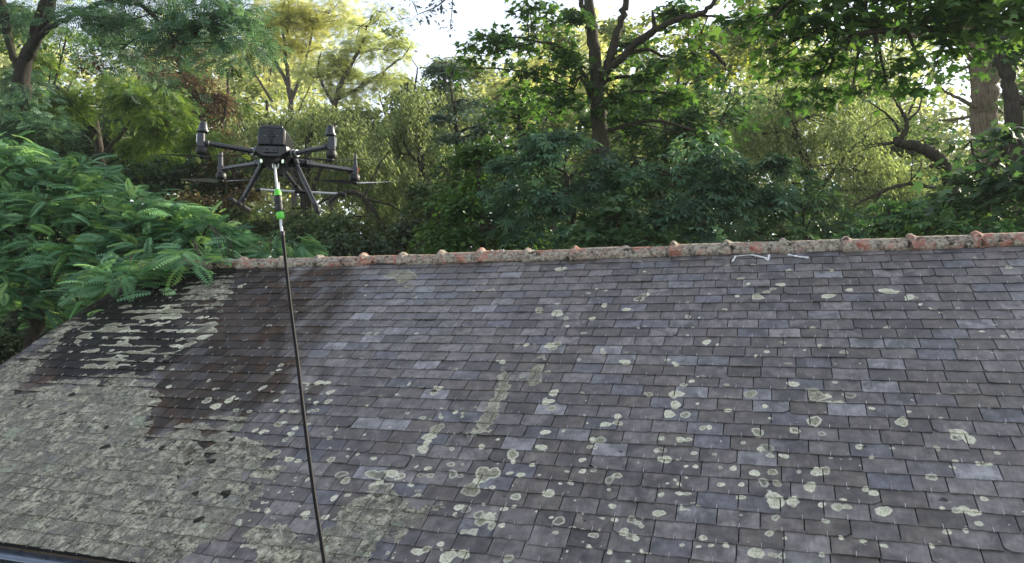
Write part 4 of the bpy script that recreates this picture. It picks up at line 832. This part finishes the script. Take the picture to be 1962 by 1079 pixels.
# --- olive willows
WG = 'olive willows between the drone and the central tree'
tree('willow', 'lacy olive willow directly behind the drone body', 'tree', WG, (590, 19.5),
     [[(590, 640, 19.5, .16), (588, 420, 19.5, .14), (584, 350, 19.5, .12), (592, 260, 19.5, .08), (600, 220, 19.5, .05)], [(586, 370, 19.5, .10), (560, 310, 19.5, .07), (545, 260, 19.5, .04)], [(588, 400, 19.3, .07), (612, 330, 19.3, .05), (640, 290, 19.3, .03)]],
     [(520, 235, 70, 40, 19.5), (600, 225, 70, 36, 19.6), (660, 250, 60, 45, 19.4), (500, 300, 50, 45, 19.7, .8), (640, 320, 60, 40, 19.6, .7), (690, 300, 50, 50, 19.6), (560, 400, 60, 30, 19.8, .8)],
     'narrow', .14, L_olive, rc=.45, cov=1.9, hang=.7, seed=41, twr=.012)
tree('willow', 'tall slender olive willow right of the drone with a thin dark stem', 'tree', WG, (800, 21),
     [[(812, 640, 21, .13), (818, 430, 21, .11), (808, 330, 21, .09), (806, 250, 21, .06), (795, 190, 21, .03)], [(820, 400, 21, .06), (850, 320, 21, .04), (860, 260, 21, .03)], [(810, 330, 21, .05), (770, 270, 21, .03)]],
     [(790, 185, 60, 36, 21), (740, 230, 60, 45, 21), (810, 250, 70, 50, 21), (760, 300, 70, 45, 21), (850, 310, 60, 45, 21, .7), (800, 370, 80, 45, 21, .8), (720, 370, 60, 40, 21, .8)],
     'narrow', .14, L_olive, rc=.5, cov=1.8, hang=.8, seed=42, twr=.012)
tree('leaning_willow', 'low leaning willow with crossing bare branches under the right propeller', 'tree', WG, (700, 17),
     [[(760, 640, 17, .10), (740, 470, 17, .08), (700, 380, 17, .06), (650, 372, 17, .05), (610, 390, 17, .03)], [(740, 440, 17, .05), (700, 390, 17, .03), (720, 330, 17, .02), (745, 290, 17, .012)], [(700, 380, 17, .03), (760, 400, 17, .02), (790, 440, 17, .012)]],
     [(660, 420, 70, 35, 17, .8), (740, 430, 70, 40, 17, .8), (800, 430, 70, 35, 17.5, .8), (600, 440, 60, 35, 17.5, .9)],
     'narrow', .12, leaf_material('shaded_willow_leaf', (.060, .090, .030), (.10, .13, .042), (.14, .15, .06), .4), rc=.42, cov=1.7, hang=.55, seed=43, twr=.010)  # darker copy of the willow leaf, shade put into its colour
tree('grey_green_pine', 'small grey-green tree with flat layered branches left of the central tree', 'tree', G1, (880, 19),
     [[(880, 640, 19, .12), (882, 400, 19, .1), (875, 250, 19, .06), (865, 170, 19, .03)]],
     [(900, 195, 50, 12, 19), (880, 225, 55, 14, 18.7), (930, 240, 50, 14, 19), (860, 150, 40, 22, 19.4), (830, 140, 30, 20, 19.6), (900, 260, 55, 16, 18.8)], 'simple', .12, leaf_material('grey_green_needle', (.07, .105, .085), (.10, .15, .115), None, .25), rc=.35, cov=2.4, flat=.3, seed=44)
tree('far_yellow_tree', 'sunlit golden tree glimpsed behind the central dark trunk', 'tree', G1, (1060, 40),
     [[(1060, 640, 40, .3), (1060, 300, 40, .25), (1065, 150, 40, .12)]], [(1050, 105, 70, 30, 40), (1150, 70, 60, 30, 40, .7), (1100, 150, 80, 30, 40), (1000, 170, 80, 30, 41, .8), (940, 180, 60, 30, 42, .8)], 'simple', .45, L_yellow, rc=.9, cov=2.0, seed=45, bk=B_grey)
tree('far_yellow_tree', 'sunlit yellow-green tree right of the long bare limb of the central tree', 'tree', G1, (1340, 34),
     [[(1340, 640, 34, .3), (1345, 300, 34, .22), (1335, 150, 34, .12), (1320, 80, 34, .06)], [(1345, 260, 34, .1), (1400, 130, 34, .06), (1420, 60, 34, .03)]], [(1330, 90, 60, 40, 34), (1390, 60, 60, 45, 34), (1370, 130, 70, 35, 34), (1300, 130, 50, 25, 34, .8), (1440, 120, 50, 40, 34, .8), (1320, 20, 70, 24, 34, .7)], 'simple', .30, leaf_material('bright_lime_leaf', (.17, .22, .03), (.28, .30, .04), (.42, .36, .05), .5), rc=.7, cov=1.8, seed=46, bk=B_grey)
BG = 'background trees in front of the far wood'
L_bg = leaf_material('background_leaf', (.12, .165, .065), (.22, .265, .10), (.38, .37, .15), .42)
L_bgd = leaf_material('shaded_background_leaf', (.040, .085, .024), (.080, .135, .034), (.14, .18, .04), .42)  # background leaf again, with the shade put into a darker colour
def bgt(label, px, D, blobs, mat, seed, size=.26, cov=2.0, lean=0):
    tree('background_tree', label, 'tree', BG, (px, D), [[(px, 640, D, .13), (px + lean + 12, 400, D, .11), (px + lean * 2 - 8, 220, D, .07), (px + lean * 2.5, 130, D, .03)], [(px + lean, 330, D, .09), (px + 50, 220, D, .05), (px + 80, 150, D, .025)], [(px + lean, 350, D, .08), (px - 50, 250, D, .05), (px - 75, 180, D, .02)]],
         [b if len(b) > 4 else b + (D,) for b in blobs], 'simple', size, mat, rc=.6, cov=cov * 1.1, seed=seed, bk=B_dark, twr=.02)
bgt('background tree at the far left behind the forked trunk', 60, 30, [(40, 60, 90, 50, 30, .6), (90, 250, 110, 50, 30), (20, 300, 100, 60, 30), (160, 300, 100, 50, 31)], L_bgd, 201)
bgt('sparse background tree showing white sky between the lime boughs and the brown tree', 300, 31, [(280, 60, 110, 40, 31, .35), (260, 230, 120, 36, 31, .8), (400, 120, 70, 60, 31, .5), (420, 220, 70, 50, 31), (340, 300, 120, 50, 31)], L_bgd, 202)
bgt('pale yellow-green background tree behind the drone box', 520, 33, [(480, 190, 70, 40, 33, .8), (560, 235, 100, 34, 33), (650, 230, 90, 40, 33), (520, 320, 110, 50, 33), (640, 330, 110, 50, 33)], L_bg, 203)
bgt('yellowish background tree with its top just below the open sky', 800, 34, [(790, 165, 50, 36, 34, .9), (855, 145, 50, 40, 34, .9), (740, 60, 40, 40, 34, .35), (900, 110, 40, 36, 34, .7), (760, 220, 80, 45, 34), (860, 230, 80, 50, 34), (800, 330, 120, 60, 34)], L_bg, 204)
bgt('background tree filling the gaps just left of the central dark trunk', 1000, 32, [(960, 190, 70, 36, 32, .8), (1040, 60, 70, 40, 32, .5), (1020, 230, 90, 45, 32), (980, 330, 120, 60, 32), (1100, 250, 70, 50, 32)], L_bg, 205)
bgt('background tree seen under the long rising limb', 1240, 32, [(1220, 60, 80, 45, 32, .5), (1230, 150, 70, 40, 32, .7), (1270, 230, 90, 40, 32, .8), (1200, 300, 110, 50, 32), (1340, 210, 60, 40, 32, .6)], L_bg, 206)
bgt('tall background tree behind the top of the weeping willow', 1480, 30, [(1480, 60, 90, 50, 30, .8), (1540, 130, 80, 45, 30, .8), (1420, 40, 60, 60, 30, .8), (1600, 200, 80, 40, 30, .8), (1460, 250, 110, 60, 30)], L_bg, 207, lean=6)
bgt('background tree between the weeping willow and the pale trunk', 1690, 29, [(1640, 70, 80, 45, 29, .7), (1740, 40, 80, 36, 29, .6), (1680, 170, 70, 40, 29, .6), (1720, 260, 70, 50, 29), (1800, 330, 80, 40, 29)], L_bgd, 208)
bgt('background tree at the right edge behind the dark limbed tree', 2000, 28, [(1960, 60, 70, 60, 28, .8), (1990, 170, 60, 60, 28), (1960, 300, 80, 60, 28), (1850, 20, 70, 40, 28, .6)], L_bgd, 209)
# --- the central tree
tree('central_oak', 'tall dark trunked tree in the middle with a long limb rising to the right', 'tree', G1, (1150, 14.5),
     [[(1155, 640, 14.5, .21), (1150, 400, 14.5, .19), (1148, 240, 14.5, .165), (1143, 160, 14.5, .14), (1138, 90, 14.5, .12), (1130, 20, 14.5, .10), (1122, -50, 14.5, .09)],
      [(1132, 45, 14.5, .07), (1118, 15, 14.5, .055), (1104, -20, 14.5, .04)],
      [(1150, 160, 14.5, .11), (1168, 110, 14.3, .09), (1184, 55, 14.2, .075), (1200, 0, 14.1, .06), (1210, -50, 14.1, .05)],
      [(1152, 150, 14.4, .07), (1205, 95, 14.0, .075), (1250, 62, 13.6, .07), (1300, 35, 13.2, .055), (1345, 25, 12.9, .045), (1380, -10, 12.7, .035)],
      [(1145, 190, 14.5, .05), (1110, 130, 14.4, .04), (1070, 90, 14.2, .035), (1030, 80, 14.0, .02)], [(1145, 230, 14.5, .05), (1115, 150, 14.4, .035), (1100, 170, 14.3, .02)],
      [(1300, 35, 13.2, .03), (1340, 30, 13, .025), (1400, 34, 12.9, .02)], [(1340, 90, 14, .03), (1365, 100, 14, .04), (1390, 125, 14, .03)]],
     [(1010, 45, 60, 36, 14, .9), (940, 75, 45, 26, 13.8, .9), (930, 105, 40, 18, 13.8, .5), (1060, 85, 60, 20, 14.1, .8), (1080, 25, 50, 30, 14.4, .8), (1000, 135, 60, 22, 14.2, .7), (1080, 130, 45, 22, 14.0, .7), (1250, 20, 70, 26, 13.6, .9), (1220, 85, 40, 22, 14.4, .8), (1270, 110, 60, 24, 14.2, .8), (1180, 130, 30, 24, 14.6, .7), (1240, 150, 60, 26, 14.4, .9),
      (1090, 185, 60, 26, 14.2, .9), (1020, 185, 50, 26, 14.6, .8), (1180, 200, 50, 28, 14.0, .9), (1290, 180, 50, 34, 14.4, .8), (880, 130, 20, 14, 13.6, .6), (1340, 70, 40, 16, 13.2, .5), (1330, 250, 60, 30, 14.6, .9)],
     'maple', .145, L_maple, rc=.33, cov=2.9, seed=51, twr=.010, twigs=.8,
     extra=([[(1122, -48, 14.5, .06), (1040, -160, 13.5, .045), (950, -130, 11.5, .03), (890, -70, 10, .02), (868, -20, 9.3, .012), (840, 10, 9.2, .008), (800, 28, 9.2, .004)], [(868, -30, 9.3, .007), (866, 20, 9.2, .005), (862, 55, 9.2, .003)]],
            [(845, 10, 26, 9, 9.2, 1), (805, 32, 24, 8, 9.2, .9), (862, 48, 9, 14, 9.2, .8), (795, 3, 14, 5, 9.2, .8), (890, -70, 60, 40, 10, 1)], 'simple', .080, leaf_material('slate_blue_leaf', (.020, .034, .055), (.035, .055, .075), None, .2), .12, .8))
# --- middle thicket: young chestnuts and maples
YG = 'young broadleaved trees crowding behind the ridge'
tree('young_chestnut', 'blue-green palm-leaved young tree below the central trunk', 'tree', YG, (1090, 12),
     [[(1095, 640, 12, .07), (1100, 450, 12, .05), (1085, 330, 12, .035)]], [(1000, 300, 70, 45, 12), (1090, 290, 80, 40, 11.8), (1060, 370, 90, 50, 11.6), (1150, 330, 80, 50, 11.9), (980, 380, 70, 45, 12.3), (1090, 440, 90, 40, 11.4)], 'palm', .20, L_blue, rc=.34, cov=3.0, seed=61)
tree('young_chestnut', 'broad dark blue-green young tree right of the centre under the sunlit gap', 'tree', YG, (1330, 11.5),
     [[(1340, 640, 11.5, .07), (1330, 450, 11.5, .05), (1325, 350, 11.5, .035)], [(1330, 470, 11.5, .03), (1400, 400, 11.4, .02)]], [(1230, 320, 80, 45, 11.6), (1330, 310, 90, 40, 11.5), (1420, 330, 80, 45, 11.4), (1290, 390, 90, 50, 11.2), (1400, 400, 90, 45, 11.1), (1480, 380, 60, 50, 11.5), (1360, 450, 110, 30, 10.9)], 'palm', .20, L_blue, rc=.34, cov=3.0, seed=62)
tree('young_maple', 'deep green young maple low behind the ridge left of the sealant marks', 'tree', YG, (1210, 11),
     [[(1215, 640, 11, .06), (1210, 480, 11, .04)]], [(1180, 410, 70, 40, 11.0), (1220, 450, 80, 30, 10.8), (1150, 460, 80, 26, 10.8), (1270, 470, 70, 20, 10.6)], 'maple', .17, L_dark, rc=.32, cov=2.4, seed=63)
tree('young_maple', 'deep green maple with broad leaves half way along the ridge to the drone', 'tree', YG, (930, 13),
     [[(930, 640, 13, .07), (925, 450, 13, .05), (915, 330, 13, .03)]], [(910, 330, 60, 50, 13.4), (940, 290, 60, 36, 13.6, .8), (890, 400, 80, 45, 13.2), (960, 430, 80, 40, 12.8), (860, 450, 80, 36, 13)], 'simple', .13, L_maple, rc=.4, cov=2.4, seed=64)
tree('young_chestnut', 'shaded blue-green young tree at the foot of the right-hand willow', 'tree', YG, (1540, 11.5),
     [[(1540, 640, 11.5, .05), (1540, 480, 11.5, .035)]], [(1520, 350, 50, 45, 12), (1560, 410, 60, 40, 11.8), (1500, 440, 80, 26, 11), (1600, 445, 70, 24, 11.2)], 'palm', .20, L_dark, rc=.36, cov=2.3, seed=65)
tree('undergrowth_bush', 'dark shaded bush behind the ridge between the hose and the chestnuts', 'shrub', None, (760, 15),
     [], [(620, 450, 90, 40, 16), (700, 470, 100, 30, 15), (800, 475, 100, 30, 14.5), (900, 480, 100, 24, 14), (520, 420, 80, 50, 17), (660, 430, 80, 24, 16.6), (780, 440, 60, 20, 16)], 'simple', .13, L_under, rc=.42, cov=2.6, seed=66)
tree('undergrowth_bush', 'reddish brown tinged bush in the shade beside the left propeller', 'shrub', None, (440, 16.5),
     [], [(440, 380, 60, 30, 17, .8), (340, 380, 60, 30, 17, .6), (430, 320, 60, 30, 18, .7)], 'simple', .12, leaf_material('russet_leaf', (.060, .040, .022), (.095, .065, .03), (.08, .10, .03), .3), rc=.4, cov=1.8, seed=67)
# --- right willow and dead branch
tree('weeping_willow', 'broad olive weeping willow on the right with hanging strands', 'tree', None, (1560, 20),
     [[(1560, 640, 20, .2), (1555, 420, 20, .16), (1540, 300, 20, .11), (1500, 200, 20, .06)], [(1555, 380, 20, .09), (1620, 300, 20, .05), (1660, 260, 20, .03)]],
     [(1440, 190, 60, 50, 20), (1500, 180, 60, 45, 20), (1560, 220, 70, 50, 20), (1480, 260, 70, 45, 20.4), (1620, 250, 70, 45, 20), (1560, 320, 80, 50, 20), (1660, 330, 80, 50, 19.6), (1600, 390, 80, 45, 19.4), (1700, 300, 60, 50, 20, .9), (1740, 370, 70, 40, 19.6), (1420, 260, 40, 30, 20.4, .8), (1790, 320, 50, 26, 20, .8), (1680, 200, 60, 30, 20.6, .6), (1560, 150, 50, 24, 20.6, .6)],
     'narrow', .14, L_olive, rc=.5, cov=2.0, hang=.9, seed=71, twr=.012)
tw = [[(1830, 640, 13.5, .14), (1835, 420, 13.5, .13), (1815, 330, 13.4, .115), (1790, 298, 13.3, .10), (1755, 280, 13.2, .09), (1722, 274, 13.2, .075), (1716, 268, 13.2, .06)],
      [(1722, 276, 13.2, .06), (1735, 250, 13.2, .045), (1736, 228, 13.2, .035), (1722, 205, 13.1, .022), (1705, 178, 13, .012), (1690, 160, 13, .006)],
      [(1736, 232, 13.2, .025), (1760, 210, 13.2, .018), (1768, 175, 13.2, .012), (1786, 145, 13.2, .006)], [(1724, 252, 13.2, .03), (1706, 226, 13.1, .02), (1680, 205, 13, .014), (1655, 190, 12.9, .006)],
      [(1730, 225, 13.2, .014), (1722, 195, 13.1, .010), (1712, 182, 13.1, .005)], [(1718, 272, 13.2, .02), (1680, 276, 13.1, .012), (1632, 282, 13, .005)], [(1720, 274, 13.2, .018), (1670, 282, 13.2, .011), (1630, 298, 13.1, .004)],
      [(1705, 228, 13.1, .01), (1690, 230, 13.1, .008), (1640, 262, 13, .004)],
      [(1810, 366, 13.3, .03), (1760, 354, 13.2, .035), (1720, 356, 13.1, .035), (1680, 372, 13, .028), (1640, 392, 12.9, .018), (1612, 410, 12.9, .008)], [(1740, 352, 13.1, .02), (1762, 325, 13.1, .014), (1766, 305, 13.1, .006)], [(1690, 366, 13, .016), (1680, 385, 13, .012), (1668, 402, 13, .006)], [(1745, 350, 13.1, .014), (1748, 310, 13.1, .008), (1745, 290, 13.1, .004)]]
tree('dead_limbed_tree', 'crooked leaning tree with bare dead twigs in front of the weeping willow', 'tree', None, (1830, 13.5), tw, [(1780, 320, 60, 22, 13.6, .35), (1840, 350, 40, 30, 13.6, .8), (1735, 215, 60, 35, 13.6, .22)], 'narrow', .10, L_olive, rc=.25, cov=1.3, seed=72, bk=B_dark, twr=.006)
# --- right: big trunks and maple
tree('large_pale_trunk_tree', 'large pale barked tree at the right edge with daylight on both sides of its trunk', 'tree', G1, (1890, 17),
     [[(1890, 640, 17, .34), (1884, 400, 17, .32), (1886, 250, 17, .29), (1888, 170, 17, .29), (1882, 100, 17, .33), (1872, 40, 17, .38), (1866, -60, 17, .36)],
      [(1885, 215, 17, .05), (1850, 195, 16.8, .045), (1815, 178, 16.6, .03), (1792, 158, 16.5, .02), (1785, 140, 16.5, .01)],
      [(1872, 60, 17, .14), (1800, 62, 16.4, .10), (1720, 66, 15.8, .08)]],
     [(1900, -60, 120, 50, 16.6), (1820, 100, 40, 34, 17.4, .5), (1830, 140, 30, 40, 18, .5), (1800, 230, 36, 24, 19, .35)],
     'simple', .17, L_dark, rc=.5, cov=1.8, seed=81, bk=B_pale, twigs=.5)
tree('dark_side_tree', 'dark limbed tree cut by the right edge behind the pale trunk', 'tree', G1, (1945, 15),
     [[(1960, 640, 15, .2), (1945, 300, 15, .18), (1938, 190, 15, .15), (1925, 130, 15, .12), (1900, 60, 15, .08)], [(1938, 195, 15, .08), (1990, 190, 15, .06), (2030, 170, 15, .04)]],
     [(1930, 110, 50, 40, 15.2, .8), (1960, 250, 50, 50, 15.2), (1960, 60, 50, 40, 15.2, .7), (1940, 180, 30, 30, 15.4, .6), (2030, 150, 60, 160, 15)], 'maple', .17, L_dark, rc=.36, cov=1.7, seed=82)
tree('overhanging_maple', 'near maple with large lobed leaves hanging down across the upper right', 'tree', None, (2120, 9.6),
     [[(2120, 640, 9.6, .2), (2100, 200, 9.6, .17), (2060, 20, 9.5, .13), (1980, -30, 9.3, .10)], [(2000, -30, 9.4, .06), (1900, 20, 9.2, .055), (1820, 52, 9.0, .045), (1760, 55, 8.9, .04), (1700, 60, 8.8, .035), (1640, 64, 8.8, .028), (1580, 52, 8.7, .016)],
      [(1980, -30, 9.3, .06), (1820, -60, 9.0, .05), (1660, -40, 8.8, .04), (1540, -10, 8.7, .03), (1480, 30, 8.7, .015)], [(1820, 52, 9.0, .03), (1808, 75, 9, .012)], [(1660, 0, 8.8, .02), (1664, 30, 8.8, .014), (1690, 50, 8.8, .01)]],
     [(1490, 20, 55, 40, 8.9), (1550, 40, 50, 36, 8.8), (1610, 20, 60, 30, 8.9), (1700, 15, 60, 22, 8.8, .9), (1790, 20, 60, 30, 8.7), (1870, 30, 60, 32, 8.7), (1940, 40, 50, 30, 9, .8), (1500, 90, 40, 28, 9.0, .8), (1560, 110, 50, 26, 9.0, .9), (1620, 100, 45, 22, 8.9, .8), (1680, 130, 50, 24, 9.0, .8), (1760, 110, 40, 20, 8.9, .6), (1800, 80, 50, 16, 8.9, .8), (1840, 60, 50, 22, 8.7, .9), (1700, 165, 50, 18, 9, .8), (1560, 175, 45, 20, 9.1, .8), (1635, 160, 40, 18, 9.0, .7), (1780, 150, 24, 14, 9.1, .5),
      (1430, 40, 40, 40, 9.4, .7), (1580, 150, 40, 16, 9.2, .6), (1740, -15, 200, 24, 8.9, 1.6), (1900, 5, 90, 22, 8.8, 1.3), (1560, -5, 90, 20, 8.9, 1.3), (1900, 85, 60, 20, 9.2, .9), (1470, 130, 30, 20, 9.3, .6)],
     'maple', .155, L_maple, rc=.27, cov=2.6, seed=83, twr=.006)
tree('right_maple_bush', 'dense dark green maple bush at the right edge above the ridge', 'shrub', None, (1880, 9.4),
     [[(1900, 640, 9.6, .07), (1890, 450, 9.5, .05), (1900, 330, 9.4, .035)]],
     [(1930, 290, 60, 45, 9.4), (1870, 330, 60, 40, 9.6), (1920, 370, 70, 45, 9.2), (1840, 390, 70, 36, 9.6), (1950, 430, 60, 30, 9.0), (1960, 340, 50, 60, 9.0), (1860, 270, 40, 22, 9.8, .7)], 'maple', .17, L_dark, rc=.3, cov=2.5, seed=84)
tree('right_low_bush', 'low bright edged bush running along behind the right half of the ridge', 'shrub', None, (1740, 9.2),
     [], [(1640, 455, 70, 18, 9.6), (1720, 430, 80, 26, 9.4), (1800, 430, 80, 26, 9.0), (1880, 440, 80, 20, 8.6), (1700, 400, 60, 22, 10, .8), (1780, 395, 70, 24, 9.8)], 'palm', .17, leaf_material('mid_green_leaf', (.035, .095, .040), (.060, .14, .045), (.10, .18, .04), .32), rc=.28, cov=2.4, seed=85)


tree('undergrowth_bush', 'shaded undergrowth behind the young chestnuts left of the central trunk', 'shrub', None, (960, 17), [],
     [(860, 360, 90, 50, 17), (960, 350, 100, 60, 17), (1060, 360, 90, 60, 17), (900, 440, 110, 50, 16.5), (1040, 450, 110, 45, 16.5)], 'simple', .16, L_under, rc=.45, cov=2.4, seed=301)
tree('undergrowth_bush', 'shaded undergrowth behind the young chestnuts right of the central trunk', 'shrub', None, (1260, 17), [],
     [(1180, 350, 90, 60, 17), (1280, 345, 90, 55, 17), (1380, 350, 90, 55, 17), (1200, 450, 120, 45, 16.5), (1350, 450, 120, 45, 16.5), (1460, 400, 80, 60, 16.8)], 'simple', .16, L_under, rc=.45, cov=2.4, seed=302)
tree('undergrowth_bush', 'shaded undergrowth below the weeping willow behind the ridge', 'shrub', None, (1640, 17), [],
     [(1540, 430, 80, 50, 17), (1640, 440, 90, 36, 17), (1740, 430, 90, 40, 16.5), (1840, 400, 80, 60, 16)], 'simple', .16, L_under, rc=.45, cov=2.4, seed=303)
tree('understorey_tree', 'small dark broadleaved tree in front of the left end of the weeping willow', 'tree', None, (1380, 16),
     [[(1385, 640, 16, .08), (1380, 420, 16, .06), (1370, 300, 16, .04)]], [(1290, 220, 50, 30, 16), (1340, 200, 40, 30, 16, .8), (1360, 250, 60, 34, 16), (1400, 190, 40, 24, 16, .8), (1300, 260, 60, 26, 16)], 'simple', .15, L_dark, rc=.36, cov=2.0, seed=304)

tree('broadleaved_tree', 'mid green broadleaved tree filling in between the central trunk and the weeping willow', 'tree', None, (1290, 17.5),
     [[(1285, 640, 17.5, .10), (1280, 420, 17.5, .08), (1275, 250, 17.5, .05), (1300, 150, 17.5, .03)], [(1280, 300, 17.5, .05), (1220, 200, 17.5, .03)]],
     [(1210, 170, 50, 36, 17.5, .8), (1200, 240, 60, 36, 17.5), (1270, 200, 60, 40, 17.5, .9), (1330, 160, 50, 34, 17.5, .8), (1390, 230, 50, 30, 17.4), (1250, 270, 80, 30, 17.2)], 'maple', .16, L_maple, rc=.4, cov=1.6, seed=305)
tree('broadleaved_tree', 'mid green broadleaved tree rising left of the central trunk above the chestnuts', 'tree', None, (1010, 17),
     [[(1010, 640, 17, .10), (1005, 420, 17, .08), (1000, 280, 17, .05), (990, 200, 17, .03)]],
     [(960, 220, 50, 30, 17, .8), (1020, 200, 60, 34, 17, .8), (1090, 220, 50, 40, 17, .9), (930, 280, 60, 30, 17), (1010, 255, 80, 30, 17)], 'maple', .15, L_maple, rc=.4, cov=1.5, seed=306)
# ------------------------------------------------------------------ air
t = NT('thin_haze'); v = t.n('VolumePrincipled'); v.inputs['Color'].default_value = (.80, .85, .88, 1); v.inputs['Density'].default_value = .0007; v.inputs['Anisotropy'].default_value = .1
t.t.links.new(v.outputs[0], t.out.inputs[1])
mb = MB(); mb.box((0, 0, 19), (1000, 1000, 42)); h = mb.build('haze', t.m); h['kind'] = 'stuff'
